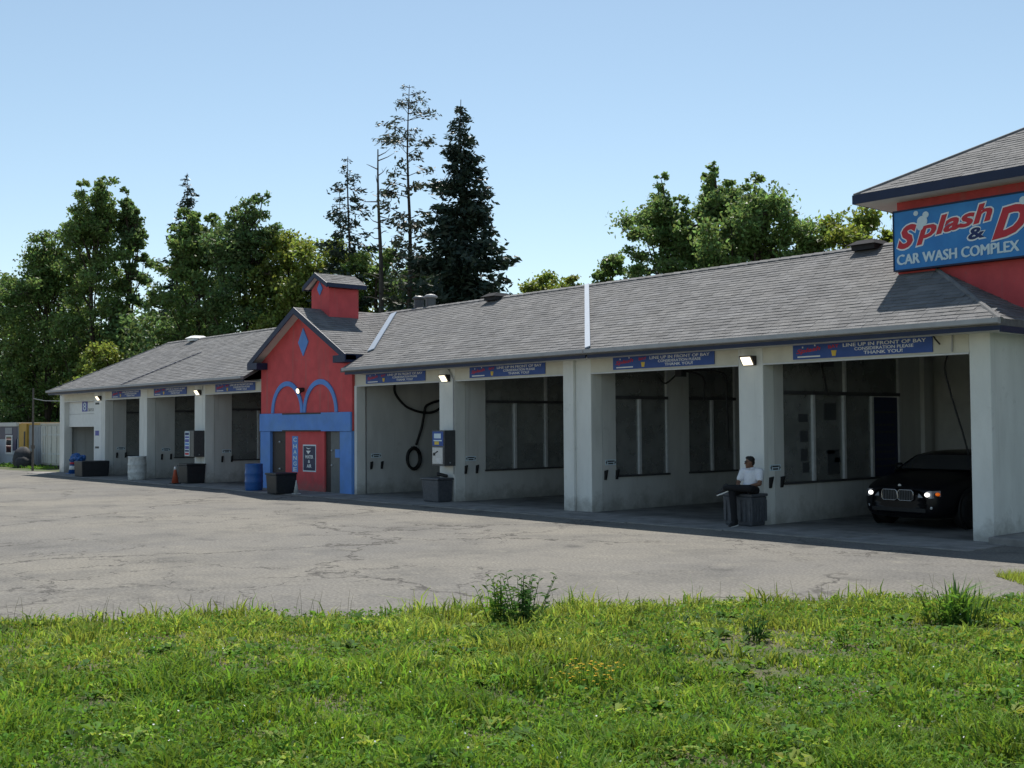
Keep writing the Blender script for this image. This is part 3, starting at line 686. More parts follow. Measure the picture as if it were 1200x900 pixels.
# gable roof: two decks with shingles, barge boards, eave fascia, soffit
YF = -.42
def gable_roof(name, xm, zr, sl, half, y0, y1, fas, parent, keepf, soffit=True, seed=0, lblk=None):
    g = MB(); ze = zr-sl*half
    g.slab([(xm-half, y0, ze), (xm, y0, zr), (xm, y1, zr), (xm-half, y1, ze)], (0, 0, -.07))
    g.slab([(xm, y0, zr), (xm+half, y0, ze), (xm+half, y1, ze), (xm, y1, zr)], (0, 0, -.07))
    gr = g.build(name, "shingle_deck", parent)
    c = 1/math.sqrt(1+sl*sl)
    for sg in (1, -1):
        add_tabs(gr, (xm+sg*half, y0 if sg > 0 else y1, ze), (0, 1 if sg > 0 else -1, 0), (-sg*c, 0, sl*c), (sg*sl*c, 0, c), y1-y0, half/c, keepf, seed=seed+sg)
    for sg in (1, -1):
        MB().slab([(xm, y0-.03, zr+.005), (xm+sg*(half+.02), y0-.03, ze+.005-.02*sl), (xm+sg*(half+.02), y0-.03, ze-fas), (xm, y0-.03, zr-fas)], (0, .028, 0)).build("barge_board", "navy_trim", gr)
        MB().box(min(xm+sg*half, xm+sg*(half+.025)), max(xm+sg*half, xm+sg*(half+.025)), y0, y1, ze-fas*.85, ze-.008).build("fascia", "navy_trim", gr)
    return gr
grf = gable_roof("tower_roof", TXM, TRZ, .545, 2.79, YF, 3.1, .19, B, lambda p: p.z > rz(p.y)-.03 or p.y < Y0 or abs(p.x-TXM) > 2.7 and p.y < .1, seed=20)
for sg in (1, -1):
    MB().slab([(TXM, YF+.001, TRZ-.085), (TXM+sg*2.77, YF+.001, gab(TXM+2.77)-.085), (TXM+sg*2.77, ym-.003, gab(TXM+2.77)-.085), (TXM, ym-.003, TRZ-.085)], (0, 0, -.02)).build("soffit", "soffit_paint", grf)
    xe = TXM+sg*2.815                                   # boxed eave returns
    MB().box(min(xe, xe-sg*.62), max(xe, xe-sg*.62), YF-.045, ym-.004, 3.70, 3.905).build("eave_return", "navy_trim", grf, bevel=.006)
    MB().box(min(TXM+sg*2.79, TXM+sg*2.62), max(TXM+sg*2.79, TXM+sg*2.62), ym+.001, .62, 3.70, 3.86).build("eave_box", "navy_trim", grf)
cu = MB().box(TXM-.5, TXM+.5, .48, 1.52, 4.7, 6.05); cu.prism_y([(TXM-.5, 6.051), (TXM+.5, 6.051), (TXM, 6.43)], .48, 1.52)
cup = cu.build("cupola", "red_stucco", B)
diamond(cup, TXM, 6.07, .15, .2, .48)
crf = gable_roof("cupola_roof", TXM, 6.54, .53, .68, .30, 1.70, .145, B, lambda p: True, seed=30)
for sg in (1, -1):
    MB().slab([(TXM, .302, 6.455), (TXM+sg*.66, .302, 6.455-.35), (TXM+sg*.66, .477, 6.455-.35), (TXM, .477, 6.455)], (0, 0, -.015)).build("soffit", "soffit_paint", crf)

# ---- sign tower at the right end
sx0, sx1, sy0, sy1, sz = -11.07, -4.0, 1.55, 8.6, 6.16
stw = MB(); stw.box(sx0, sx1, sy0, sy1, 3.6, 6.05)
st_ = stw.build("sign_tower", "red_stucco", B); tag_(st_, "red stucco sign tower above the right end of the roof")
MB().box(-8.2, sx1-.1, sy0+.1, sy1-.1, 0, 3.598).build("office_wall", "wall_paint", B)
ex0, ex1, ey0, ey1 = sx0-.58, sx1+.58, sy0-.5, sy1+.5
ks = .537; px, py = (ex0+ex1)/2, (ey0+ey1)/2; hw = min(ex1-ex0, ey1-ey0)/2; pz = sz+ks*hw
sr = MB()
pk0, pk1 = (px, py-.02, pz), (px, py+.02, pz)
for poly in ([(ex0, ey0, sz), (ex1, ey0, sz), (px, py, pz)], [(ex1, ey0, sz), (ex1, ey1, sz), (px, py, pz)], [(ex1, ey1, sz), (ex0, ey1, sz), (px, py, pz)], [(ex0, ey1, sz), (ex0, ey0, sz), (px, py, pz)]):
    sr.slab(poly, (0, 0, -.08))
srf = sr.build("sign_tower_roof", "shingle_deck", B)
kc = (ex1-ex0)/2; kd = (ey1-ey0)/2; k1 = (pz-sz)/kd; c1 = 1/math.sqrt(1+k1*k1)
add_tabs(srf, (ex0, ey0, sz), (1, 0, 0), (0, c1, k1*c1), (0, -k1*c1, c1), ex1-ex0, kd/c1, lambda p: abs(p.x-px) < kc*(1-(p.y-ey0)/kd)-.16, seed=41)
k2 = (pz-sz)/kc; c2_ = 1/math.sqrt(1+k2*k2)
add_tabs(srf, (ex0, ey1, sz), (0, -1, 0), (c2_, 0, k2*c2_), (-k2*c2_, 0, c2_), ey1-ey0, kc/c2_, lambda p: abs(p.y-py) < kd*(1-(p.x-ex0)/kc)-.16, seed=42)
add_tabs(srf, (ex1, ey0, sz), (0, 1, 0), (-c2_, 0, k2*c2_), (k2*c2_, 0, c2_), ey1-ey0, kc/c2_, lambda p: abs(p.y-py) < kd*(1-(ex1-p.x)/kc)-.16, seed=43)
hip_roll((ex0, ey0, sz), (px, py, pz), srf); hip_roll((ex1, ey0, sz), (px, py, pz), srf)
fz0, fz1 = sz-.17, sz-.003
MB().box(ex0, ex1, ey0-.028, ey0-.002, fz0, fz1).build("fascia", "navy_trim", srf)
MB().box(ex0-.028, ex0-.002, ey0-.026, ey1, fz0, fz1).build("fascia", "navy_trim", srf)
MB().box(ex1+.002, ex1+.028, ey0-.026, ey1, fz0, fz1).build("fascia", "navy_trim", srf)
MB().box(ex0+.002, ex1-.002, ey0+.002, sy0-.003, fz0+.002, fz0+.02).build("soffit", "soffit_paint", srf)
MB().box(ex0+.002, sx0-.003, sy0, ey1-.002, fz0+.002, fz0+.02).build("soffit", "soffit_paint", srf)
# conduits on the front wall
def conduit(pts, r=.018): MB().tube(pts, r, 6).build("conduit", "gutter_grey", B)
conduit([(-22.62, -.02, 3.34), (-22.48, -.04, 3.2), (-22.40, -.03, 3.08), (-22.40, -.03, .7)])
conduit([(-36.33, -.02, 3.34), (-36.33, -.03, 3.18)], .014)
conduit([(-9.22, -.015, 3.36), (-9.23, -.015, 3.07)], .012)
MB().tube([(-9.55, -.03, 3.36), (-9.5, -.06, 3.3), (-9.42, -.05, 3.2)], .014, 5).build("loose_wire", "cable", B)

# ------------------------------------------------------------------ signs
S = thing("sign_board", "large blue box sign reading Splash and Car Wash Complex on the red tower", "sign", (-11.05, 1.4, 4.72), world=True)
u0, v0, yf = -11.05, 4.72, 1.395
panel = MB().box(u0, -7.4, 1.40, 1.546, v0, v0+1.06).build("panel", "sign_blue", S)
fr = MB()
for a in ((u0-.02, -7.38, 1.385, 1.54, v0-.03, v0-.002), (u0-.02, -7.38, 1.385, 1.54, v0+1.062, v0+1.09), (u0-.022, u0-.002, 1.385, 1.54, v0-.001, v0+1.061)): fr.box(*a)
fr.build("frame", "navy_trim", S)
def word(body, m, x, z, wd, ht, rot=0, off=0.0, out=.028, shear=0.0, mo="letter_white"):
    if mo:
        c, s_ = math.cos(rot), math.sin(rot)
        text(body, mo, S, u0+x-out*(c-s_), v0+z-out*(s_+c), wd+2*out, ht+2*out, yf+.002, "letter_outline", rot, off+.035, shear, .002)
    text(body, m, S, u0+x, v0+z, wd, ht, yf-.003, "lettering", rot, off, shear, .003)
for k in range(3): text("CAR WASH COMPLEX", "letter_pale", S, u0+.048+.011*k, v0+.082+.004*k, 2.25, .185, yf-.003-.0012*k, "lettering", 0, 0, 0, .0008)
a_ = R(10.5)
word("S", "letter_red", .07, .36, .42, .42, R(6), .045, shear=.40)
word("plash", "letter_red", .44, .40, 1.47, .42, R(7.3), .03, shear=.32)
word("&", "letter_navy", 1.42, .375, .30, .20, R(4), .03, shear=.1)
word("D", "letter_red", 1.84, .32, .70, .50, R(8), .05, shear=.5)
for bi, (bx, bz, r_) in enumerate(((.56, .83, .10), (.63, .94, .06), (.44, .99, .045), (.52, .73, .06), (2.40, .93, .07))):
    MB().prism_y([(u0+bx+r_*math.cos(t*.3491), v0+bz+r_*math.sin(t*.3491)) for t in range(18)], yf-.004-.0006*bi, yf+.004).build("bubble", "letter_pale", S)

def banner_proto():
    t = thing("banner", "x", "banner sign", (0, 0, 0), 0, "blue instruction banners above the bays")
    p = MB().box(0, 2.74, -.018, -.001, 0, .262).build("panel", "banner_blue", t)
    MB().box(.10, .58, -.022, -.019, .03, .055).build("logo_bar", "letter_white", t)
    text("Splash", "letter_red", t, .08, .075, .52, .10, -.022, "logo", R(6), .02, .3, .003)
    d_ = MB()
    for bx, bz in ((.2, .2), (.46, .225)): d_.box(bx, bx+.025, -.022, -.019, bz, bz+.03)
    d_.build("logo_spark", "letter_white", t)
    text("BAY", "letter_red", t, .75, .165, .22, .06, -.022, "lettering", R(4), .02, 0, .003)
    MB().prism_y([(.83, .03), (.90, .03), (.92, .13), (.81, .13)], -.022, -.019).build("icon", "letter_yellow", t)
    text("LINE UP IN FRONT OF BAY", "letter_white", t, 1.05, .178, 1.58, .062, -.022, "lettering", 0, .012, 0, .003)
    text("CONSIDERATION PLEASE", "letter_white", t, 1.28, .105, 1.12, .055, -.022, "lettering", 0, .01, 0, .003)
    text("THANK YOU!", "letter_white", t, 1.46, .03, .74, .058, -.022, "lettering", 0, .014, 0, .003)
    return t
bn = banner_proto()
for i, (x, lab) in enumerate([(-12.31, "blue banner above the bay with the black car, rightmost of the banners"), (-16.88, "blue banner above the bay left of the seated man"),
    (-21.77, "blue banner above the bay right of the pillar with the payment box and coiled conduit"), (-26.34, "blue banner above the bay with the coiled hose, beside the red tower"),
    (-35.40, "blue banner just left of the red entrance tower, above the bay with the blue barrel"), (-40.35, "blue banner above the bay with the orange cone at its right pillar"),
    (-44.32, "leftmost blue banner, beside the bay with the half open white door")]):
    o = bn if i == 0 else dup(bn, (0, 0, 0)); o.location = (x, 0, 3.085); o['label'] = lab
# signs on the red panel of the entrance tower
vs = thing("vertical_sign", "narrow vertical blue sign with pale stacked letters on the red panel", "sign", (-30.07, -.05, .55), world=True)
MB().box(-30.24, -29.90, -.070, -.052, .55, 1.63).build("panel", "blue_paint", vs)
for i, ch in enumerate("CHANGE"): text(ch, "letter_pale", vs, -30.17, 1.46-i*.172+(-.03 if i else 0), .2, .125, -.074, "lettering", 0, .02, 0, .003)
ws = thing("poster_sign", "navy framed sign for water and air on the red tower panel", "sign", (-29.25, -.05, .58), world=True)
MB().box(-29.62, -28.88, -.066, -.052, .58, 1.38).build("frame", "letter_pale", ws); p_ = MB().box(-29.58, -28.92, -.074, -.067, .62, 1.34).build("panel", "price_navy", ws)
text("WATER", "letter_white", ws, -29.48, .97, .46, .10, -.078, "lettering", 0, .02, 0, .003); text("&", "letter_white", ws, -29.31, .84, .11, .09, -.078, "lettering", 0, .02, 0, .003); text("AIR", "letter_white", ws, -29.38, .70, .26, .10, -.078, "lettering", 0, .02, 0, .003)
MB().prism_y([(-29.42, 1.2), (-29.3, 1.1), (-29.16, 1.2)], -.078, -.075).add([(-29.45, -.078, 1.3), (-29.3, -.078, 1.24), (-29.12, -.078, 1.29), (-29.28, -.078, 1.27)], [(0, 1, 2, 3)]).build("icon", "letter_white", ws)

# ------------------------------------------------------------------ wall lights (lit), vents, pipes, pole
fl = thing("floodlight", "x", "wall light", (0, 0, 0), 0, "lit floodlights on the front wall")
MB().hexa([(-.17, -.05, -.09), (.17, -.05, -.09), (.17, .0, -.09), (-.17, .0, -.09)], [(-.17, -.19, .12), (.17, -.19, .12), (.17, 0, .12), (-.17, 0, .12)]).build("housing", "door_dark", fl)
MB().slab([(-.13, -.068, -.078), (.13, -.068, -.078), (.13, -.182, .09), (-.13, -.182, .09)], (0, -.012, -.006)).build("lens", "lamp_on", fl)
MB().box(-.05, .05, -.001, .012, -.05, .05).build("mount", "door_dark", fl)
for i, (x, lab) in enumerate([(-13.28, "lit floodlight on the pillar behind the seated man"), (-22.70, "lit floodlight on the pillar above the payment box right of the tower"), (-36.6, "lit floodlight on the pillar with the orange cone at its foot"), (-45.55, "lit floodlight beside the half open white door at far left")]):
    o = fl if i == 0 else dup(fl, (0, 0, 0)); o.location = (x, -.012, 3.10); o.scale = (.85, .85, .85); o['label'] = lab
sp = thing("spotlight", "small round lit spotlight between the two blue arches", "wall light", (-29.55, ym-.03, 3.0), world=True)
MB().tube([(-29.55, ym-.002, 3.02), (-29.55, ym-.20, 2.97)], [.06, .10], 12).build("housing", "door_dark", sp); MB().tube([(-29.55, ym-.198, 2.971), (-29.55, ym-.215, 2.966)], [.075, .075], 12).build("lens", "lamp_on", sp)
for x, lab in ((-12.25, "white tube light fitting on the ceiling of the bay with the black car"), (-33.6, "white tube light fitting on the ceiling of the bay left of the red tower")):
    t = thing("tube_light", lab, "ceiling light", (x, .55, 3.3), world=True)
    MB().box(x-.55, x+.55, .45, .65, 3.30, 3.42).build("housing", "white_plastic", t); MB().tube([(x-.5, .55, 3.27), (x+.5, .55, 3.27)], .025, 8).build("tube", "white_band", t)
def roof_vent(x, lab, wd=.55, m="grey_plastic"):
    t = thing("roof_vent", lab, "roof vent", (x, YR-.05, RZ+.0), world=True); z = RZ-.08; y = YR
    MB().box(x-wd*.62, x+wd*.62, y-.3, y+.3, z, z+.10).build("base", m, t)
    MB().hexa([(x-wd*.75, y-.4, z+.101), (x+wd*.75, y-.4, z+.101), (x+wd*.75, y+.4, z+.101), (x-wd*.75, y+.4, z+.101)], [(x-wd*.45, y-.2, z+.21), (x+wd*.45, y-.2, z+.21), (x+wd*.45, y+.2, z+.21), (x-wd*.45, y+.2, z+.21)]).build("hood", m, t)
roof_vent(-12.6, "low dark box vent on the ridge just left of the blue box sign", .42, "vent_dark")
roof_vent(-24.4, "low dark vent on the ridge near the big spruce", .40, "vent_dark")
roof_vent(-43.4, "low white vent on the ridge of the left roof end", .42, "letter_white")
for x, lab, m in ((-28.55, "dark stubby vent pipe, left of the pair on the ridge", "grey_plastic"), (-27.95, "grey capped vent pipe, right of the pair on the ridge", "box_metal")):
    t = thing("vent_pipe", lab, "vent pipe", (x, YR+.3, RZ-.2), world=True)
    MB().tube([(x, YR+.3, RZ-.25), (x, YR+.3, RZ+.34)], .16, 14).build("pipe", m, t); MB().lathe([(.21, 0), (.22, .04), (.13, .10), (.02, .12)], (x, YR+.3, RZ+.341), 14).build("cap", "gutter_grey" if m == "box_metal" else "box_metal", t, smooth=True)
pl = thing("utility_pole", "tall thin dark pole standing left of the building", "pole", (-52.66, -.3, 0), world=True)
MB().tube([(-52.66, -.3, -.03), (-52.66, -.3, 3.72)], [.055, .04], 8).build("pole", "pole_wood", pl)
MB().box(-52.75, -52.57, -.36, -.24, 1.0, 1.15).build("bracket", "pole_wood", pl)
t = MB().tube([(-52.66, -.3, 3.25), (-51.6, -.15, 3.13), (-50.16, .05, 3.09)], .014, 5).build("overhead_wire", "gutter_grey"); tag(t, "thin grey wire from the pole to the left corner of the building", "wire")

# ------------------------------------------------------------------ bins, barrels, cones, payment boxes
def bin_box(name, label, x0, x1, y0, y1, h, m, cat="bin", domed=False, lid=True, ribs=0, group=None):
    cx_, cy_ = (x0+x1)/2, (y0+y1)/2; t = thing(name, label, cat, (cx_, cy_, .02), group=group, world=True)
    tp = .03; b = MB().hexa([(x0+tp, y0+tp, .02), (x1-tp, y0+tp, .02), (x1-tp, y1-tp, .02), (x0+tp, y1-tp, .02)], [(x0, y0, h), (x1, y0, h), (x1, y1, h), (x0, y1, h)]).build("body", m, t, bevel=.025)
    if ribs:
        r_ = MB()
        for i in range(ribs):
            x = x0+(x1-x0)*(i+.5)/ribs; r_.box(x-.03, x+.03, y0-.004, y0+.02, .10, h-.06)
            y = y0+(y1-y0)*(i+.5)/ribs; r_.box(x1-.02, x1+.004, y-.03, y+.03, .10, h-.06)
        r_.build("rib", m, t, bevel=.006)
    if lid:
        if domed:
            prof = [(y0-.02, h+.002), (y0-.02, h+.05), (y0+.08*(y1-y0), h+.11), (cy_, h+.13), (y1-.08*(y1-y0), h+.11), (y1+.005, h+.05), (y1+.005, h+.002)]
            MB().prism_x(prof, x0-.02, x1+.02).build("lid", m, t, bevel=.02)
        else:
            MB().box(x0-.02, x1+.02, y0-.02, y1+.005, h+.002, h+.055).build("lid", m, t, bevel=.015)
    return t
bin_box("trash_bin", "ribbed dark bin the man sits on, against the pillar", -13.60, -12.93, -.50, -.02, .56, "grey_plastic", ribs=6)
bin_box("trash_bin", "dark grey bin under the payment box at the pillar right of the tower", -23.1, -22.42, -.52, -.03, .56, "grey_plastic")
g_ = MB().capsule((-22.75, -.25, .70), (-22.5, -.18, .66), .05, .04).build("glove", "black_rubber"); tag(g_, "crumpled black cloth lying on the lid of the dark grey bin", "cloth")
bin_box("trash_bin", "black box bin in front of the red tower panel, beside the small grey cone", -29.05, -28.45, -1.62, -.95, .55, "black_plastic")
bin_box("trash_bin", "black bin with flat lid behind the orange cone", -36.75, -36.05, -.72, -.03, .62, "black_plastic")
bin_box("trash_bin", "long open black box bin with a blue bag at the far left bay", -45.0, -44.15, -1.25, -.15, .62, "black_plastic", lid=False)
bg_ = MB().ball((-45.15, -.95, .70), (.26, .22, .13), 12, 8).ball((-45.4, -1.0, .78), (.18, .16, .13), 12, 8).ball((-45.62, -1.02, .70), (.16, .14, .12), 12, 8).capsule((-45.6, -1.05, .72), (-46.1, -.95, .60), .10, .07).build("blue_bag", "blue_plastic", smooth=True); tag(bg_, "crumpled blue plastic bag on the long black box bin", "bag"); q_ = bg_.modifiers.new("remesh", "REMESH"); q_.mode = "VOXEL"; q_.voxel_size = .03
d_ = bg_.modifiers.new("crumple", 'DISPLACE'); tx = bpy.data.textures.new("crumple", 'CLOUDS'); tx.noise_scale = .12; d_.texture = tx; d_.strength = .16
def barrel(label, x, y, r, h, m):
    t = thing("barrel", label, "barrel", (x, y, .015), world=True); 
    MB().lathe([(r*.9, 0), (r*.96, .03), (r, h*.15), (r*1.0, h*.3), (r*1.04, h*.33), (r*1.0, h*.36), (r, h*.62), (r*1.04, h*.65), (r, h*.68), (r*.97, h*.95), (r*1.0, h*.97), (r*.98, h), (r*.86, h-.002), (r*.84, h-.05)], (x, y, .015), 24).build("body", m, t, smooth=True)
barrel("blue plastic barrel standing at the left edge of the red tower", -30.70, -1.10, .265, .80, "blue_plastic")
barrel("dull white barrel in front of the pillar between the two left bays", -40.15, -.72, .33, .86, "white_plastic")
def cone(label, x, y, h, m, bands):
    t = thing("traffic_cone", label, "cone", (x, y, .015), world=True); r = h*.24
    MB().box(x-r*1.1, x+r*1.1, y-r*1.1, y+r*1.1, .015, .045).build("base", "black_rubber" if m == "orange_plastic" else m, t, bevel=.008)
    MB().lathe([(r*.9, 0), (r*.2, h-.03), (r*.14, h)], (x, y, .046), 16).build("body", m, t, smooth=True)
    for a, b, mb_ in bands:
        f = lambda q: r*.9+(r*.2-r*.9)*q+.004
        MB().lathe([(f(a), a*h), (f(b), b*h)], (x, y, .046), 16).build("band", mb_, t, smooth=True)
cone("orange traffic cone beside the black bin", -36.35, -1.0, .56, "orange_plastic", [(.80, .98, "white_band")])
cone("small grey white cone at the right side of the black box bin by the tower", -28.15, -1.15, .36, "white_plastic", [])
cone("blue and white striped cone by the far left door", -47.6, -.35, .80, "blue_plastic", [(.18, .38, "white_band"), (.46, .56, "letter_red"), (.66, .80, "white_band")])

def pay_box(label, x0, x1, y0, z0, z1, kind):
    t = thing("payment_box", label, "payment box", ((x0+x1)/2, y0, z0), world=True, group="grey payment boxes on the pillars")
    b = MB().box(x0, x1, y0, -.002, z0, z1).build("housing", "box_metal", t, bevel=.012)
    zm = z0+(z1-z0)*.52; f = y0-.004
    if kind == 0:
        p1 = MB().box(x0+.03, x1-.03, f-.006, f, zm+.04, z1-.03).build("instruction_panel", "banner_blue", t)
        MB().box(x0+.10, x1-.12, f-.009, f-.0065, z1-.20, z1-.08).build("symbol", "letter_pale", p1); MB().box(x0+.12, x1-.2, f-.009, f-.0065, zm+.07, zm+.15).build("symbol", "letter_yellow", p1)
        MB().box(x0+.08, x1-.08, f-.009, f-.0065, z1-.27, z1-.24).build("text_line", "letter_pale", p1)
        p2 = MB().box(x0+.03, x1-.05, f-.012, f, z0+.05, zm).build("coin_panel", "light_metal", t, bevel=.006)
        MB().box(x0+.08, x0+.14, f-.03, f-.013, z0+.26, z0+.33).build("coin_slot", "black_plastic", p2); MB().tube([(x0+.13, f-.02, z0+.31), (x0+.26, f-.02, z0+.37)], .012, 6).build("lever", "black_plastic", p2)
        MB().box(x0+.20, x1-.10, f-.016, f-.013, z0+.08, z0+.20).build("plate", "frame_metal", p2)
    else:
        p1 = MB().box(x0+.04, x1-.3, f-.008, f, z0+.04, z1-.03).build("instruction_panel", "letter_pale", t); rd = random.Random(9); z = z0+.07
        while z < z1-.14:
            hh = rd.uniform(.04, .11); MB().box(x0+.07, x1-.34, f-.012, f-.0085, z, z+hh).build("symbol", rd.choice(["sticker_blue", "letter_navy", "letter_red", "blue_paint"]), p1); z += hh+.035
    MB().ball((x1+.004, (y0)/2, z0+.08), .018, 8, 6).build("lock", "light_metal", b)
pay_box("grey payment box with blue and yellow panel on the pillar right of the red tower", -22.86, -22.36, -.36, .91, 1.80, 0)
pay_box("grey payment box with striped label panel on the pillar behind the orange cone", -36.93, -36.22, -.40, .90, 1.80, 1)

# mat clamps on the partition faces
mc = thing("mat_clamp_set", "x", "mat clamps", (0, 0, 0), 0, "mat clamp sets on the bay walls")
pn = MB().box(.001, .006, .15, .49, 1.02, 1.14).build("notice", "letter_pale", mc)
for y in (.14, .44): MB().prism_x([(y+.02, 1.08), (y+.06, 1.03), (y+.06, 1.13)] if y < .3 else [(y+.04, 1.08), (y, 1.03), (y, 1.13)], .0065, .009).build("arrow", "letter_black", pn)
MB().box(.0065, .009, .22, .42, 1.09, 1.12).box(.0065, .009, .24, .40, 1.04, 1.07).build("text_line", "letter_black", pn)
for y in (.14, .50):
    k = MB().hexa([(.001, y-.03, .70), (.03, y-.03, .70), (.03, y+.03, .70), (.001, y+.03, .70)], [(.001, y-.02, .90), (.09, y-.02, .92), (.09, y+.02, .92), (.001, y+.02, .90)]).build("clamp", "black_rubber", mc)
spots = [(-12.998, .0, "mat clamp set on the wall just right of the seated man"), (-17.568, .13, "mat clamp set on the wall of the bay left of the seated man"), (-22.388, .05, "mat clamp set on the wall behind the payment box pillar right of the tower"),
    (-26.838, .2, "mat clamp set on the solid wall with the coiled hose"), (-36.198, .35, "mat clamp set in the bay left of the red tower"), (-40.998, .3, "mat clamp set in the bay between the white barrel and the orange cone"), (-45.048, .2, "mat clamp set in the bay right of the half open white door")]
for i, (x, y, lab) in enumerate(spots):
    yy = max(y, 0)
    o = mc if i == 0 else dup(mc, (0, 0, 0)); o.location = (x, yy+(0.02 if i == 0 else .14), 0); o['label'] = lab
# front nibs of the partitions (in front of the wall, beside the pillar) come from the pillars themselves

# ------------------------------------------------------------------ hoses and booms
def smooth_path(pts, k=6):
    P = [Vector(p) for p in pts]; out = []
    for i in range(len(P)-1):
        a, b, c, d = P[max(i-1, 0)], P[i], P[i+1], P[min(i+2, len(P)-1)]
        for j in range(k):
            t = j/k; out.append(.5*((2*b)+(c-a)*t+(2*a-5*b+4*c-d)*t*t+(3*b-a-3*c+d)*t**3))
    return out+[P[-1]]
hx = -26.78
hose = smooth_path([(hx+.5, 1.0, 3.38), (hx+.2, 1.12, 3.06), (hx, 1.31, 2.81), (hx, 1.61, 2.51), (hx, 1.91, 2.38), (hx, 2.22, 2.31), (hx, 2.53, 2.30), (hx, 2.79, 2.37), (hx, 3.05, 2.55), (hx, 3.1, 2.66), (hx, 2.9, 2.66), (hx, 2.66, 2.61), (hx, 2.40, 2.50), (hx, 2.33, 2.35), (hx, 2.28, 2.1), (hx, 2.2, 1.8), (hx, 2.02, 1.36)])
t = thing("vacuum_hose", "thick black hose looping along the wall and coiled near the floor", "hose", (hx, 1.9, 0), world=True)
MB().tube(hose, .036, 8).build("hose", "cable", t, smooth=True)
coil = [(hx+.03*math.sin(a*.37), 1.93+(.25-.012*a/6)*math.sin(a), .97+(.33-.015*a/6)*math.cos(a)) for a in [i*.35 for i in range(58)]]
MB().tube(coil, .034, 7).build("coil", "cable", t, smooth=True); MB().box(hx-.078, hx+.02, 1.88, 1.98, 1.24, 1.32).build("hook", "dark_frame", t)
def boom(label, base, pts, r=.02):
    t = thing("wash_boom", label, "boom", (base[0], base[1], 0), world=True)
    MB().box(base[0]-.09, base[0]+.09, base[1]-.09, base[1]+.09, base[2]-.22, EZ+.003).build("swivel", "dark_frame", t)
    for p in pts: MB().tube(smooth_path(p, 4), r, 6).build("arm", "cable", t, smooth=True)
boom("black overhead boom with drooping hoses in the bay left of the seated man", (-16.72, 2.0, 3.2), [[(-16.7, 2.0, 3.1), (-16.3, 2.0, 3.05), (-16.07, 2.0, 2.92), (-16.05, 2.0, 2.7), (-16.06, 2.0, 2.42)], [(-16.7, 2.0, 3.12), (-16.0, 2.05, 3.1), (-15.5, 2.0, 3.0), (-15.44, 2.0, 2.8), (-15.43, 2.0, 2.3), (-15.4, 2.0, 1.4)], [(-16.75, 2.0, 3.1), (-17.25, 2.1, 2.85), (-17.45, 2.1, 3.0)]])
boom("black overhead boom with hanging hose at the black car's left wall", (-12.85, 1.9, 3.25), [[(-12.8, 1.7, 3.1), (-12.7, 1.5, 3.03), (-12.62, 1.45, 2.8), (-12.55, 1.45, 2.45)]])
boom("black hose hanging from the ceiling on the right of the bay with the black car", (-9.85, 1.0, 3.3), [[(-9.82, 1.0, 3.15), (-9.90, 1.0, 2.86), (-9.80, 1.0, 2.4), (-9.62, 1.0, 1.8), (-9.50, 1.0, 1.35)]], .016)

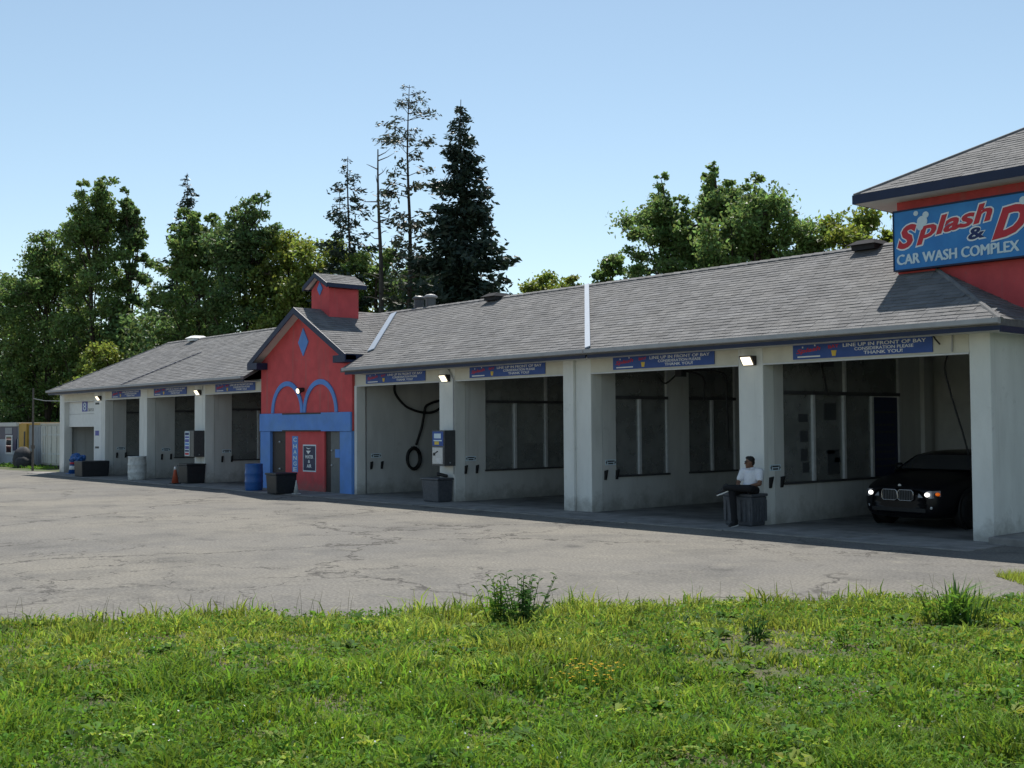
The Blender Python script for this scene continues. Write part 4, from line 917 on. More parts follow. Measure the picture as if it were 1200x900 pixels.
# ------------------------------------------------------------------ cars
def car(label, paint, loc, rz_=0, lights=True):
    t = thing("parked_car", label, "car", loc, rz_)
    st = [(0, .55, .28, .68), (.03, .70, .22, .73), (.14, .80, .18, .78), (.40, .875, .17, .87), (.85, .905, .17, .94), (1.30, .91, .17, 1.0), (2.2, .915, .17, 1.02), (3.3, .915, .17, 1.03), (4.0, .90, .19, 1.02), (4.35, .85, .24, .95), (4.47, .76, .32, .86)]
    V = []; F = []
    ring = lambda y, w_, a, b: [(0, a), (w_*.8, a), (w_*.96, a+.10), (w_, a+(b-a)*.45), (w_*.985, a+(b-a)*.75), (w_*.93, b-.045), (w_*.80, b), (w_*.4, b+.03), (0, b+.04)]
    for y, w_, a, b in st:
        r_ = ring(y, w_, a, b); full = r_+[(-x, z) for x, z in r_[-2:0:-1]]; V += [(x, y, z) for x, z in full]; n = len(full)
    for i in range(len(st)-1):
        for j in range(n): F.append((i*n+j, i*n+(j+1) % n, (i+1)*n+(j+1) % n, (i+1)*n+j))
    F.append(tuple(range(n))); F.append(tuple((len(st)-1)*n+j for j in range(n))[::-1])
    body = link_mesh("body", V, F, paint, t, smooth=True); sb = body.modifiers.new("smooth", 'SUBSURF'); sb.levels = 1; sb.render_levels = 2
    # greenhouse
    prof = [(1.10, .98), (1.36, 1.14), (1.64, 1.28), (2.10, 1.345), (3.0, 1.35), (3.8, 1.30), (4.15, 1.18), (4.38, 1.0)]
    hw = lambda z: .83-(z-.98)*.46; V = []; F = []
    for y, z in prof: V += [(-hw(.98), y, .94), (-hw(z), y, z), (-hw(z)*.55, y, z+.025), (hw(z)*.55, y, z+.025), (hw(z), y, z), (hw(.98), y, .94)]
    for i in range(len(prof)-1):
        for j in range(5): F.append((i*6+j, i*6+j+1, (i+1)*6+j+1, (i+1)*6+j))
    F.append((0, 1, 2, 3, 4, 5)); k = (len(prof)-1)*6; F.append((k+5, k+4, k+3, k+2, k+1, k))
    link_mesh("cabin", V, F, paint, t, smooth=True)
    def strip_(name, i0, i1, inset, m):
        a, b = Vector((0, *prof[i0])), Vector((0, *prof[i1])); d_ = (b-a); a = a+d_*.10; b = b-d_*.08; nrm = Vector((0, -d_.z, d_.y)).normalized()*(.03 if d_.y*d_.z > 0 else .03)
        if nrm.z < 0: nrm = -nrm
        wa, wb = hw(a.z)-inset, hw(b.z)-inset
        MB().slab([Vector((-wa, a.y, a.z))+nrm, Vector((wa, a.y, a.z))+nrm, Vector((wb, b.y, b.z))+nrm, Vector((-wb, b.y, b.z))+nrm], nrm*.25).build(name, m, t)
    strip_("windshield", 0, 2, .10, "car_glass"); strip_("rear_window", 5, 7, .12, "car_glass")
    for sg in (-1, 1):
        for poly in ([(1.42, 1.06), (1.80, 1.24), (2.42, 1.29), (2.46, 1.06)], [(2.54, 1.06), (2.50, 1.29), (3.2, 1.29), (3.85, 1.21), (4.0, 1.08)]):
            P = [Vector((sg*(hw(z)+.012), y, z)) for y, z in poly]; MB().slab(P if sg > 0 else P[::-1], (sg*.006, 0, .003)).build("side_window", "car_glass", t)
        m_ = MB().ball((sg*.97, 1.48, 1.06), (.10, .07, .075), 10, 6); m_.box(min(sg*.80, sg*.93), max(sg*.80, sg*.93), 1.46, 1.51, 1.01, 1.04); m_.build("mirror", paint, t, smooth=True)
        for y in (.86, 3.62):
            wt = MB().lathe([(.20, -.11), (.31, -.115), (.335, -.07), (.335, .07), (.31, .115), (.20, .11)], n=24)
            wt.v = [(sg*.82+z, y+x, .335+yy) for x, yy, z in wt.v]; ty = wt.build("tyre", "black_rubber", t, smooth=True)
            rm = MB().lathe([(.03, .085), (.06, .09), (.19, .10), (.21, .112), (.21, .02), (.05, .02)], n=20); rm.v = [(sg*(.82+z), y+x, .335+yy) for x, yy, z in rm.v]; rm.build("rim", "box_metal", ty)
            ar = MB().lathe([(.40, -.01), (.40, .012), (.345, .012), (.345, -.01)], n=24); ar.v = [(sg*(.905+z), y+x, .335+yy) for x, yy, z in ar.v]; ar.build("wheel_arch", "black_rubber", t)
        hl = MB().hexa([(sg*.40, -.012, .575), (sg*.66, .02, .565), (sg*.77, .13, .60), (sg*.40, .10, .6)], [(sg*.42, .005, .68), (sg*.65, .035, .695), (sg*.755, .14, .70), (sg*.42, .13, .69)]).build("headlight", "lens_clear", t)
        if lights:
            MB().ball((sg*.58, .0, .628), (.05, .03, .04), 12, 8).build("lamp", "headlight_on", hl, smooth=True); MB().ball((sg*(.735 if sg > 0 else .70), .085 if sg > 0 else .16, .640), (.045, .035, .032), 10, 6).build("indicator", "amber", hl, smooth=True)
        gx = sg*.165; rr = MB(); a_ = [(gx-.155, .54), (gx-.115, .51), (gx+.115, .51), (gx+.155, .54), (gx+.155, .665), (gx+.125, .70), (gx-.125, .70), (gx-.155, .665)]
        kg = MB().tube([(x, -.03, z) for x, z in a_]+[(a_[0][0], -.03, a_[0][1])], .011, 6, False).build("grille", "chrome", t, smooth=True)
        bk = MB().prism_y(a_, -.024, -.002).build("grille_back", "black_rubber", kg)
        sl = MB()
        for i in range(8): x = gx-.12+i*.034; sl.box(x-.005, x+.005, -.034, -.026, .52, .69)
        sl.build("grille_slat", "box_metal", kg)
        MB().ball((sg*.62, .04, .40), (.045, .02, .045), 10, 6).build("fog_light", "light_metal", t, smooth=True)
        MB().box(min(sg*.84, sg*.925), max(sg*.84, sg*.925), 2.15, 2.3, .86, .885).build("door_handle", paint, t)
        MB().hexa([(sg*.55, 4.46, .74), (sg*.80, 4.36, .74), (sg*.80, 4.30, .74), (sg*.55, 4.40, .74)], [(sg*.55, 4.44, .86), (sg*.80, 4.33, .86), (sg*.80, 4.27, .86), (sg*.55, 4.38, .86)]).build("tail_light", "car_red", t)
    MB().box(-.55, .55, -.012, .02, .31, .38).build("bumper_vent", "black_rubber", t)
    e = MB().lathe([(.034, 0), (.034, .008), (.03, .012)], n=16); e.v = [(x, .05-z*.9, .765+y*.8+z) for x, y, z in e.v]; e.build("emblem", "light_metal", t)
    return t
floor_z = -.035
c1_ = car("black car with lit headlights and twin chrome grille facing out of the right bay", "car_black", (-10.92, 1.15, .012), R(-4))
c2_ = dup(c1_, (-24.95, 2.7, .012), 0, "dark car deep in the coiled hose bay, seen through the side window")
c3_ = dup(c1_, (-38.9, 2.7, .012), 0, "dark shape of a car behind the side window of the bay left of the tower")
for cc in (c2_, c3_):
    for ch in list(cc.children):
        if ch.name.startswith("headlight"):
            for g in list(ch.children): bpy.data.objects.remove(g)
car("dark red car at the far left edge beside the pale shed", "car_red", (-63.6, -.9, 0), R(55), lights=False)

# ------------------------------------------------------------------ seated man
def remesh(o, vox, sm=4):
    r_ = o.modifiers.new("remesh", 'REMESH'); r_.mode = 'VOXEL'; r_.voxel_size = vox; r_.use_smooth_shade = True
    s_ = o.modifiers.new("smooth", 'SMOOTH'); s_.factor = .5; s_.iterations = sm
def man():
    px_, py_ = -13.10, -.24
    t = thing("person", "man in white polo shirt and dark trousers sitting on the ribbed bin with crossed legs", "person", (px_, py_, 0))
    V3 = Vector; hipR, hipL = V3((-.10, -.02, .72)), V3((.10, -.02, .72))       # his right is -x (he faces -y)
    kR, aR = V3((-.20, -.42, .70)), V3((-.16, -.43, .12)); kL, aL = V3((.17, -.43, .78)), V3((-.34, -.48, .79))
    chest = V3((.02, .06, 1.02)); nk = V3((.015, .04, 1.17)); hd = V3((-.005, .0, 1.275))
    shR, shL = V3((-.165, .03, 1.095)), V3((.195, .05, 1.09)); elR, elL = V3((-.225, -.08, .86)), V3((.245, -.10, .86)); wrR, wrL = V3((-.12, -.27, .81)), V3((.06, -.26, .81))
    b = MB()
    b.ball((0, 0, .76), (.155, .12, .12), 16, 10); b.capsule((0, 0, .78), chest, .12, .135, 16); b.ball(chest, (.165, .11, .13), 16, 10)
    b.capsule(chest+V3((0, 0, .08)), nk, .075, .052); b.capsule(nk, hd, .05, .055)
    for a, c, r0, r1 in ((hipR, kR, .085, .06), (kR, aR, .058, .032), (hipL, kL, .085, .06), (kL, aL, .058, .032), (chest+V3((-.08, 0, .06)), shR, .07, .06), (chest+V3((.08, 0, .06)), shL, .07, .06), (shR, elR, .052, .042), (elR, wrR, .042, .028), (shL, elL, .052, .042), (elL, wrL, .042, .028)): b.capsule(a, c, r0, r1, 12)
    # head turned to his right (picture left)
    ft = V3((-.80, -.60, 0)).normalized(); sd = V3((ft.y, -ft.x, 0)); upv = V3((0, 0, 1))
    b.ball(hd+upv*.02, (.076, .080, .102), 18, 12); b.ball(hd+ft*.022-upv*.035, (.058, .058, .07), 14, 10)
    b.capsule(hd+ft*.078+upv*.012, hd+ft*.096-upv*.018, .010, .015, 8)                       # nose
    b.capsule(hd+ft*.076-upv*.052-sd*.018, hd+ft*.076-upv*.052+sd*.018, .009, .009, 8)       # lips
    b.capsule(hd+ft*.066+upv*.034-sd*.035, hd+ft*.066+upv*.034+sd*.035, .013, .013, 8)       # brow
    b.ball(hd+ft*.058-upv*.085, .026, 10, 8)                                                # chin
    for q in (-1, 1): b.ball(hd+sd*q*.078-ft*.008, (.016, .018, .03), 8, 6)                  # ears
    def hand(w_, dir_, side, curl):
        dir_ = dir_.normalized(); side = side.normalized(); dn = V3((0, 0, -1)); pm = w_+dir_*.045
        b.capsule(w_, pm+dir_*.03, .026, .034, 10)
        for i, L in enumerate((.062, .07, .066, .052)):
            o_ = pm+dir_*.045+side*(-.03+.02*i); m1 = o_+dir_*L*.55+dn*curl*.02; b.capsule(o_, m1, .0105, .0095, 8); b.capsule(m1, m1+(dir_*.5+dn*curl).normalized()*L*.5, .0095, .008, 8)
        th = pm-side*.032-dir_*.02; m1 = th-side*.018+dir_*.028; b.capsule(th, m1, .012, .011, 8); b.capsule(m1, m1+dir_*.03+dn*.008, .011, .009, 8)
    hand(wrR, V3((.5, -.8, -.25)), V3((-.8, -.5, 0)), .5); hand(wrL, V3((-.75, -.6, -.2)), V3((.6, -.75, 0)), .6)
    for aa, toe in ((aR, V3((-.10, -.99, -.12))), (aL, V3((-.86, -.25, -.40)))):
        b.capsule(aa, aa+toe.normalized()*.05-V3((0, 0, .012)), .030, .020, 10)
    body = b.build("body", "skin", t, smooth=True); remesh(body, .0075, 3)
    # shirt
    s = MB(); s.capsule((0, .0, .76), chest, .142, .155, 16); s.ball((0, 0, .80), (.168, .135, .12), 16, 10); s.ball(chest, (.182, .128, .14), 16, 10)
    s.capsule(chest+V3((-.06, 0, .085)), shR, .075, .074); s.capsule(chest+V3((.06, 0, .085)), shL, .075, .074); s.capsule(shR, shR.lerp(elR, .62), .072, .066); s.capsule(shL, shL.lerp(elL, .62), .072, .066)
    s.capsule(nk-upv*.065, nk-upv*.02, .082, .064)
    sh = s.build("shirt", "shirt", t, smooth=True); remesh(sh, .011, 3)
    cl = MB()
    for q in (-1, 1):
        a = nk+V3((q*.055, -.03, .012)); cl.slab([a+V3((q*.012, .05, .0)), a+V3((-q*.045, -.045, -.015)), a+V3((-q*.03, -.075, -.055)), a+V3((q*.035, -.02, -.03))], (0, -.008, .004))
    cl.build("collar", "shirt", sh)
    bt = MB()
    for z in (1.08, 1.02, .96): bt.ball((.012, -.082-(1.08-z)*.1, z), .006, 6, 4)
    bt.build("button", "letter_pale", sh)
    p = MB(); p.ball((0, .0, .735), (.172, .142, .10), 16, 10)
    for a, c, r0, r1 in ((hipR, kR, .105, .08), (kR, aR+upv*.0, .078, .058), (hipL, kL, .105, .08), (kL, aL.lerp(kL, .04), .078, .062)): p.capsule(a, c, r0, r1, 14)
    tr = p.build("trousers", "trousers", t, smooth=True); remesh(tr, .011, 3)
    hr = MB(); hr.ball(hd+upv*.058-ft*.022, (.083, .088, .078), 18, 12); hr.ball(hd-ft*.045+upv*.01, (.062, .062, .08), 14, 10); hr.ball(hd+upv*.10+ft*.02, (.06, .06, .035), 12, 8)
    h = hr.build("hair", "hair", t, smooth=True); remesh(h, .010, 2); tx = bpy.data.textures.new("hairnoise", 'CLOUDS'); tx.noise_scale = .02; dm = h.modifiers.new("tufts", 'DISPLACE'); dm.texture = tx; dm.strength = .016
    sg = MB()
    for q in (-1, 1):
        c = hd+ft*.082+sd*q*.031+upv*.018; sg.slab([c+sd*.026+upv*.015, c-sd*.026+upv*.015, c-sd*.022-upv*.018, c+sd*.022-upv*.018], ft*.006)
        sg.tube([hd+ft*.080+sd*q*.056+upv*.024, hd-ft*.01+sd*q*.082+upv*.02], .0035, 5)
    sg.tube([hd+ft*.09-sd*.012+upv*.022, hd+ft*.09+sd*.012+upv*.022], .003, 5); sg.build("sunglasses", "black_plastic", t)
    for aa, toe, up_ in ((aR, V3((-.10, -.99, -.10)), V3((0, -.1, 1))), (aL, V3((-.90, -.22, -.38)), V3((-.35, -.35, .87)))):
        toe = toe.normalized(); si = toe.cross(up_).normalized(); up_ = si.cross(toe).normalized()
        x = MB(); h0 = aa-toe*.05-up_*.05; x.capsule(h0, h0+toe*.12, .046, .049, 12); x.capsule(h0+toe*.12, h0+toe*.23-up_*.008, .050, .040, 12); x.capsule(h0+up_*.0, h0+up_*.06, .046, .052, 12); x.capsule(h0+up_*.035, h0+toe*.10+up_*.02, .05, .046, 12)
        so_ = x.build("shoe", "shoe", t, smooth=True); remesh(so_, .008, 2)
        q0 = h0-up_*.048; pr_ = []
        for f, w_ in ((-.045, .02), (-.035, .038), (.06, .040), (.15, .048), (.225, .042), (.262, .02)): pr_.append((f, w_))
        ring_ = [q0+toe*f+si*w_ for f, w_ in pr_]+[q0+toe*f-si*w_ for f, w_ in pr_[::-1]]
        MB().slab(ring_, up_*.024).build("sole", "sole", so_, bevel=.004)
    t.rotation_euler = (0, 0, R(14)); t.scale = (.93, .93, .93); t.location.x -= .05
man()

# ------------------------------------------------------------------ yard at the far left: shed, containers, heap
def ribbed(x0, x1, y, z0, z1, m, parent, n, name="corrugation"):
    mb = MB(); wdt = (x1-x0)/n
    for i in range(n): a = x0+i*wdt; mb.hexa([(a+.02*wdt, y, z0), (a+.5*wdt, y, z0), (a+.40*wdt, y-.03, z0), (a+.12*wdt, y-.03, z0)], [(a+.02*wdt, y, z1), (a+.5*wdt, y, z1), (a+.40*wdt, y-.03, z1), (a+.12*wdt, y-.03, z1)])
    mb.build(name, m, parent)
t = thing("site_shed", "small pale blue grey shed with dark top band and white framed window", "shed", (-62.7, 2.8, 0), world=True)
MB().box(-64.6, -61.35, 1.8, 4.2, 0, 2.02).build("wall", "shed_white", t); MB().box(-64.75, -61.3, 1.7, 4.3, 2.02, 2.22).build("roof", "soffit_paint", t)
MB().box(-64.5, -61.4, 1.775, 1.798, 1.35, 2.0).build("top_band", "price_navy", t); MB().box(-63.3, -62.2, 1.76, 1.774, 1.62, 1.95).build("banner_panel", "container_grey", t)
wf = MB().box(-63.2, -62.1, 1.75, 1.797, .55, 1.55).build("window_frame", "door_white", t); MB().box(-63.05, -62.25, 1.742, 1.749, .65, 1.48).build("pane", "car_glass", wf)
MB().box(-62.0, -61.45, 1.74, 1.79, .75, 1.35).build("meter_box", "price_navy", t)
t = thing("shipping_container", "grey container with yellow end frame behind the thin pole", "container", (-59.5, 2.8, 0), world=True)
MB().box(-61.2, -57.95, 1.95, 4.4, .05, 2.08).build("body", "container_grey", t); MB().box(-61.25, -60.1, 1.82, 1.948, .05, 2.14).build("end_panel", "container_yellow", t); MB().box(-60.45, -60.25, 1.80, 1.818, 1.0, 1.75).build("slot", "door_dark", t)
ribbed(-60.0, -58.0, 1.948, .12, 2.0, "container_grey", t, 8); MB().box(-61.2, -57.9, 1.9, 4.4, 2.082, 2.17).build("top_rail", "container_yellow", t)
t = thing("shipping_container", "weathered white container doors next to the left corner of the building", "container", (-56.4, 2.8, 0), world=True)
MB().box(-57.85, -55.0, 1.85, 4.3, .12, 2.08).build("body", "container_white", t)
for a, b_ in ((-57.82, -56.95), (-56.9, -55.1)):
    dd = MB().box(a, b_, 1.80, 1.848, .2, 2.02).build("door", "container_white", t, bevel=.01)
    for q in (.3, .7): MB().tube([(a+(b_-a)*q, 1.77, .2), (a+(b_-a)*q, 1.77, 2.02)], .02, 6).build("lock_rod", "white_plastic", dd)
    for zz in (.62, 1.55): MB().box(a+.1, b_-.1, 1.775, 1.798, zz, zz+.08).build("hinge_bar", "white_plastic", dd)
MB().box(-57.9, -54.95, 1.78, 4.35, 2.082, 2.15).build("top_rail", "container_white", t); MB().box(-57.85, -55.0, 1.82, 4.3, 0, .118).build("base_rail", "door_dark", t)
o = MB().box(-51.2, -50.95, .9, 1.15, -.02, .20).ball((-51.07, 1.02, .21), (.10, .10, .07), 10, 6).build("red_canister", "letter_red", bevel=.03); tag(o, "small red canister on the ground by the left corner of the building", "canister")
hp = MB().ball((-58.3, 1.1, .38), (.72, .45, .62), 16, 10).ball((-57.9, 1.0, .2), (.5, .4, .4), 14, 8).build("covered_heap", "tarp", smooth=True); tag(hp, "dark rounded covered heap at the foot of the thin pole", "heap")
d_ = hp.modifiers.new("lumps", 'DISPLACE'); tx = bpy.data.textures.new("lumps", 'CLOUDS'); tx.noise_scale = .3; d_.texture = tx; d_.strength = .18
for x, lab in ((-62.0, "left thin post rising behind the pale shed roof"), (-60.2, "right thin post rising behind the grey container")):
    o = MB().tube([(x, 5.2, -.02), (x, 5.2, 2.75)], .06, 7).build("post", "gutter_grey"); tag(o, lab, "post")
vp = []
rr = np.random.default_rng(5); n = 700; P = np.stack([rr.uniform(-62, -54.5, n), rr.uniform(.6, 1.6, n), np.abs(rr.normal(0, .06, n))], 1); V, F = cloud(P, .07, .03, rr, up=.3); link_mesh("weedy_verge", V, F, "weed_leaf", kind='stuff')

# ------------------------------------------------------------------ trees
def limb_mesh(mb, a, b, r0, r1, rd, bend=.12, n=6):
    a, b = Vector(a), Vector(b); L = (b-a).length; off = Vector((rd.uniform(-1, 1), rd.uniform(-1, 1), rd.uniform(-.2, .6)))*L*bend
    pts = [a, a.lerp(b, .35)+off*.8, a.lerp(b, .7)+off*.6, b]; mb.tube(pts, [r0, r0*.75+r1*.25, r0*.4+r1*.6, r1], n, False)
def leafy_tree(name, label, x, y, H, Rx, zb, m, seed, n=9000, size=.17, lobes=22, cat="tree", group=None, trunk=.28, top=1.0, spires=0, fat=1.0):
    rg = np.random.default_rng(seed); rd = random.Random(seed)
    t = thing(name, label, cat, (x, y, 0), group=group)
    C_ = []
    for i in range(lobes):
        f = (i+.5)/lobes; z = zb+(H-zb)*(f**.8)*(.93 if not spires else .84); env = Rx*math.sin(math.pi*min(.97, .18+.80*f*.93))**.6*(1.0 if f < .75 else 1.0-(f-.75)*1.5*top)
        a = i*2.399+rd.uniform(-.5, .5); r_ = env*rd.uniform(.35, .85); C_.append((r_*math.cos(a), r_*math.sin(a), z, rd.uniform(.55, 1.0)*Rx*.42*fat))
    for k in range(spires):
        a = k*2.399+.4; r_ = Rx*rd.uniform(.12, .55); hh = H*rd.uniform(.93, 1.02); q = Rx*.25
        for f in (0, .33, .66, 1): C_.append((r_*math.cos(a)*(1-.15*f)+rd.uniform(-.2, .2)*q, r_*math.sin(a)*(1-.15*f), hh-q*(.5+3.6*(1-f)), q*(1.05-.5*f)))
    tr = MB(); lm = MB(); topz = H*.82
    tr.tube([(0, 0, -.1), (rd.uniform(-.1, .1), rd.uniform(-.1, .1), H*.3), (rd.uniform(-.3, .3), rd.uniform(-.3, .3), H*.6), (rd.uniform(-.3, .3), 0, topz)], [trunk, trunk*.75, trunk*.45, .05], 8, False)
    P = []; S = []
    tot = sum(c[3]**2 for c in C_)
    for (lx, ly, lz, lr) in C_:
        limb_mesh(lm, (lx*.25, ly*.25, max(zb*.6, lz-lr*1.6-1.2)), (lx, ly, lz), .06, .012, rd)
        k = int(n*2.3*lr*lr/tot); nc = max(5, int(9*lr))                 # sub-clumps inside the lobe
        cc = rg.normal(size=(nc, 3)); cc /= np.linalg.norm(cc, axis=1)[:, None]; cc *= (lr*(.55+.6*rg.random(nc)))[:, None]; cc[:, 2] *= .75
        idx = rg.integers(0, nc, k); q = rg.normal(size=(k, 3)); q *= (lr*.26*(.6+.8*rg.random(nc))[idx])[:, None]; q[:, 2] *= .7
        P.append(np.array([lx, ly, lz])+cc[idx]+q); 
        for c in cc[:6]: limb_mesh(lm, (lx, ly, lz), (lx+c[0]*.8, ly+c[1]*.8, lz+c[2]*.8), .025, .008, rd, n=4)
    P = np.concatenate(P); P = P[P[:, 2] > .2]; V, F = cloud(P, size*.66*(.6+.7*rg.random(len(P))), size*.66*(.40+.35*rg.random(len(P))), rg, up=.1)
    tr.build("trunk", "bark", t); lm.build("limbs", "bark", t); link_mesh("crown", V, F, m, t)
    return t
def conifer(name, label, x, y, H, Rb, zb, m, seed, whorl=.42, nb=6, card=.20, dens=1.0, p=.85, droop=.25, sparse=0.0, trunk=.22, lean=(0, 0), tipw=.1):
    rg = np.random.default_rng(seed); rd = random.Random(seed); t = thing(name, label, "tree", (x, y, 0))
    tr = MB(); lx, ly = lean; ax = lambda z: Vector((lx*z/H+.05*math.sin(z*.7), ly*z/H+.05*math.cos(z*.6), z))
    tr.tube([ax(z) for z in np.linspace(-.1, H, 12)], list(np.linspace(trunk, .015, 12)), 8, False); tr.build("trunk", "bark", t)
    br = MB(); P = []; D = []; Z_ = []; z = zb
    while z < H-.1:
        f = (z-zb)/(H-zb); L0 = Rb*((1-f)**p)*(.75+.5*rd.random())+tipw
        for j in range(nb if f < .85 else 4):
            if rd.random() < sparse: continue
            a = rd.uniform(0, 6.28); L = L0*rd.uniform(.5, 1.25); d_ = Vector((math.cos(a), math.sin(a), 0)); b0 = ax(z)
            pts = [b0, b0+d_*L*.5-Vector((0, 0, L*droop*.6)), b0+d_*L-Vector((0, 0, L*droop*(.7)))+Vector((0, 0, .10*L))]
            br.tube(pts, [.03*(1-f)+.012, .015, .005], 4, False)
            k = int(max(3, L*17*dens)); u = rg.random(k)**.65
            if sparse: u = .45+.55*u
            q = np.outer(1-u, np.array(pts[0]))+np.outer(u, np.array(pts[2])); q[:, 2] -= np.sin(u*math.pi)*L*droop*.25
            wdt = (.06+.16*L*(1-u*.6))[:, None]; q += rg.normal(size=(k, 3))*wdt*np.array([1, 1, .55]); q[:, 2] -= np.abs(rg.normal(size=k))*.10
            P.append(q); D.append(np.tile(np.array(d_), (k, 1))); Z_.append(np.full(k, 1-.55*f**2))
        z += whorl*rd.uniform(.7, 1.3)*(1 if f < .8 else .6)
    br.build("branches", "bark", t); P = np.concatenate(P); D = np.concatenate(D); n = len(P)
    d_ = D+rg.normal(size=(n, 3))*.55; d_[:, 2] -= .25; d_ /= np.linalg.norm(d_, axis=1)[:, None]; e = rg.normal(size=(n, 3)); e -= (e*d_).sum(1)[:, None]*d_; e /= np.linalg.norm(e, axis=1)[:, None]
    a = (card*np.concatenate(Z_)*(.6+.8*rg.random(n)))[:, None]; b = a*.36; V = np.stack([P-d_*a, P+e*b, P+d_*a, P-e*b], 1).reshape(-1, 3)
    link_mesh("needles", V, np.arange(4*n).reshape(n, 4), m, t)
    return t
LT_ = leafy_tree
LT_("broadleaf_tree", "big broadleaf tree cut by the left frame edge, lower than its neighbour", -82.3, 8, 12.6, 4.2, .8, "leaf_deep", 101, 9000, .2)
LT_("broadleaf_tree", "broad green tree near the left frame edge with sunny stepped top", -78.0, 9, 16.0, 3.9, 1.5, "leaf_green", 102, 13000, .19, 26, spires=5)
LT_("broadleaf_tree", "tallest broadleaf tree on the left, crown split into upright tufts", -72.4, 10, 17.9, 2.9, 2.0, "leaf_green", 103, 13000, .18, 28, top=.45, spires=7)
LT_("broadleaf_tree", "narrow dark green tree on the right flank of the tallest left tree", -71.6, 12, 17.2, 1.8, 2.0, "leaf_deep", 104, 9000, .18, 24, top=.4, spires=5)
LT_("young_tree", "bright yellow green young tree low behind the left end of the roof", -65.0, 7.6, 6.9, 2.0, .4, "leaf_yellow", 105, 5500, .16, 16)
LT_("broadleaf_tree", "wide olive green tree right of the gap, lit on its top", -63.8, 13, 15.8, 2.7, 1.5, "leaf_green", 106, 12500, .18, 26, top=.6, spires=5)
LT_("broadleaf_tree", "tall green tree with gaps of sky behind the middle of the left roof", -60.0, 14, 15.4, 3.0, 1.5, "leaf_deep", 107, 12500, .18, 26, top=.5, spires=6)
LT_("broadleaf_tree", "rounded yellow green tree left of the red cupola", -58.6, 16, 13.7, 3.0, 1.2, "leaf_yellow", 108, 11000, .18, 24)
LT_("broadleaf_tree", "yellow green tree behind the red cupola", -56.0, 17, 12.9, 3.0, 1.0, "leaf_yellow", 109, 10500, .18, 22)
LT_("broadleaf_tree", "dark leafy tree behind the bare dead trunk", -52.4, 18, 12.2, 2.9, 1.0, "leaf_green", 110, 10500, .18, 22)
LT_("broadleaf_tree", "leafy tree filling the gap behind the sparse pine's stem", -49.2, 19, 11.2, 2.6, .8, "leaf_deep", 111, 9000, .18, 20)
LT_("young_tree", "small pale yellow green tree top just right of the big spruce", -42.6, 22, 9.9, 2.2, 1.0, "leaf_yellow", 112, 6000, .16, 18)
LT_("young_tree", "low pale tree peeking over the ridge right of the spruce foot", -39.9, 21, 9.6, 1.8, 1.0, "leaf_yellow", 113, 4500, .16, 14)
LT_("broadleaf_tree", "small loose tree at the left foot of the right tree group", -36.0, 20, 10.3, 1.2, 3.0, "leaf_right", 114, 5120, .15, 12, trunk=.15)
LT_("broadleaf_tree", "left crown of the right tree group, broad and dark", -32.9, 20, 12.8, 2.0, 4.0, "leaf_right", 115, 12000, .15, 20, top=.3, spires=3, fat=1.3)
LT_("broadleaf_tree", "tallest pointed crown in the middle of the right tree group", -30.75, 21, 13.3, 1.75, 4.0, "leaf_right", 116, 10880, .15, 20, top=.7, spires=3, fat=1.3)
LT_("broadleaf_tree", "right crown of the right tree group with a lit yellowish side", -27.9, 20, 11.9, 2.0, 4.0, "leaf_right", 117, 12000, .15, 20, top=.3, spires=3, fat=1.3)
LT_("broadleaf_tree", "lower tree between the right tree group and the blue box sign", -27.0, 22, 10.2, 1.5, 3.5, "leaf_green", 118, 4500, .15, 14)
LT_("broadleaf_tree", "light green tree just left of the blue box sign", -26.2, 24, 10.9, 2.5, 3.0, "leaf_yellow", 119, 10500, .16, 30)
LT_("broadleaf_tree", "light green tree partly hidden by the blue box sign", -23.4, 25, 11.1, 2.5, 3.0, "leaf_yellow", 120, 10500, .16, 30)
conifer("spruce_tree", "dark spruce tip showing above the left green trees", -84.8, 22, 22.2, 3.0, 8.0, "needle", 201, .5, 7, .28, 1.1)
conifer("spruce_tree", "small dark spruce with loose drooping branches left of the dead trunk", -53.5, 17, 17.0, 2.4, 6.0, "needle", 202, .50, 6, .20, 1.7, p=.75, droop=.3, sparse=.18)
conifer("spruce_tree", "thin ragged spruce just left of the small dark spruce", -55.9, 18, 15.6, 1.9, 7.0, "needle_thin", 203, .7, 4, .15, 1.0, p=.7, sparse=.4, trunk=.13)
conifer("spruce_tree", "big dense dark spruce, rightmost of the conifers", -42.1, 16, 17.5, 3.7, 2.5, "needle", 204, .38, 8, .22, 3.2, p=.85, droop=.22)
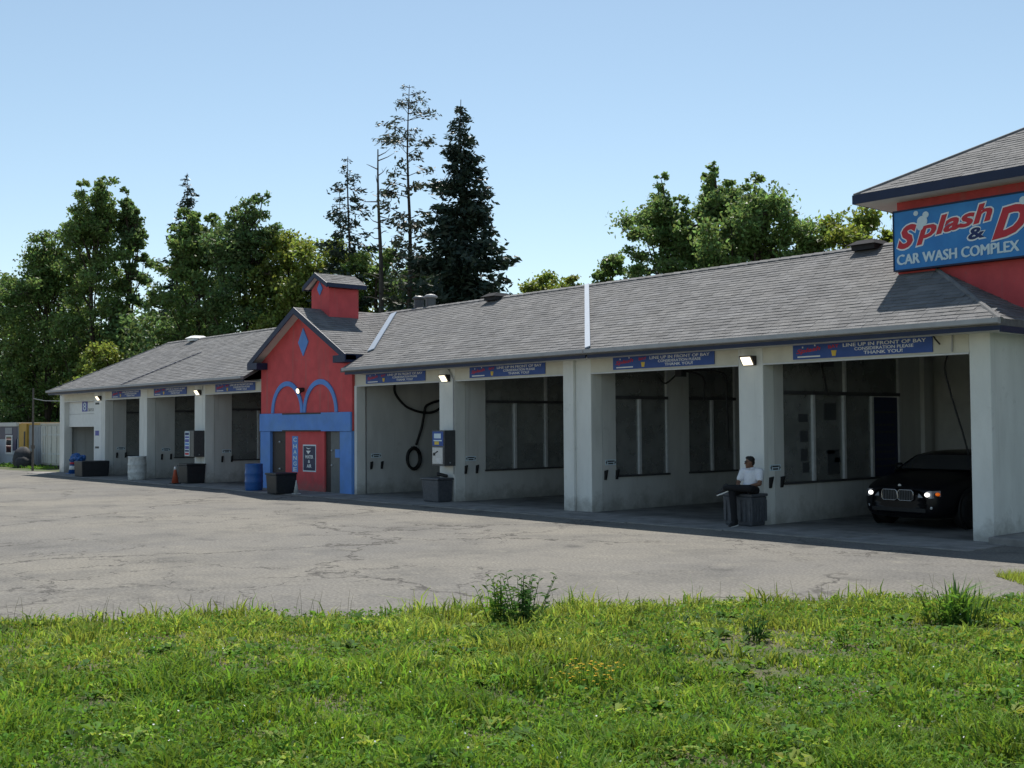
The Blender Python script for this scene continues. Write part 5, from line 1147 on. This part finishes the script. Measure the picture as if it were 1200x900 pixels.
conifer("pine_tree", "tallest pine with bare stem and thin open branches", -46.4, 16, 19.2, 1.75, 8.0, "needle_thin", 205, .52, 5, .17, 1.9, p=.35, droop=-.25, sparse=.30, trunk=.20)
def snag():
    x, y, H = -47.5, 15, 16.0; t = thing("dead_tree", "bare dead trunk with short leafless branches left of the tallest pine", "tree", (x, y, 0)); rd = random.Random(77)
    ax = lambda z: Vector((.35-.55*z/H+.06*math.sin(z*.8), 0, z)); MB().tube([ax(z) for z in np.linspace(-.1, H, 14)], list(np.linspace(.24, .03, 14)), 8, False).build("trunk", "bark_grey", t)
    br = MB(); z = 8.0
    while z < H-.2:
        a = rd.uniform(0, 6.28); L = rd.uniform(.5, 1.5)*(1 if z < 14 else .8); d_ = Vector((math.cos(a), math.sin(a)*.8, rd.uniform(-.1, .35))); b = ax(z); m_ = b+d_*L*.6
        br.tube([b, m_, m_+d_*L*.4+Vector((0, 0, rd.uniform(-.1, .2)))], [.035, .022, .008], 4, False)
        if rd.random() < .6: e = Vector((rd.uniform(-1, 1), rd.uniform(-1, 1), rd.uniform(-.2, .5)))*.4; br.tube([m_, m_+e], [.015, .006], 4, False)
        z += rd.uniform(.22, .5)
    br.build("branches", "bark_grey", t)
snag()
# leafy undergrowth behind the building and the yard, one mass nobody could count
rg = np.random.default_rng(31); n = 70000; X = rg.uniform(-100, -46, n); Y = 15+rg.random(n)*6+np.where(X < -63, -5.5, 0); hmax = 6.4+3.6*vnoise(X, Y*0+3, 5.0)+np.where(X > -56, -1.0, 0)
P = np.stack([X, Y, hmax*rg.random(n)**.8], 1); P += rg.normal(size=(n, 3))*.2; V, F = cloud(P, .16*(.6+.7*rg.random(n)), .10, rg, up=.1); link_mesh("undergrowth", V, F, "leaf_deep", kind='stuff')
n = 14000; X = rg.uniform(-46, 40, n); Y = 26+rg.random(n)*8; hmax = 4.0+2.0*vnoise(X, Y*0+3, 5.0); P = np.stack([X, Y, hmax*rg.random(n)**.8], 1); V, F = cloud(P, .3, .2, rg, up=.1); link_mesh("undergrowth", V, F, "leaf_green", kind='stuff')
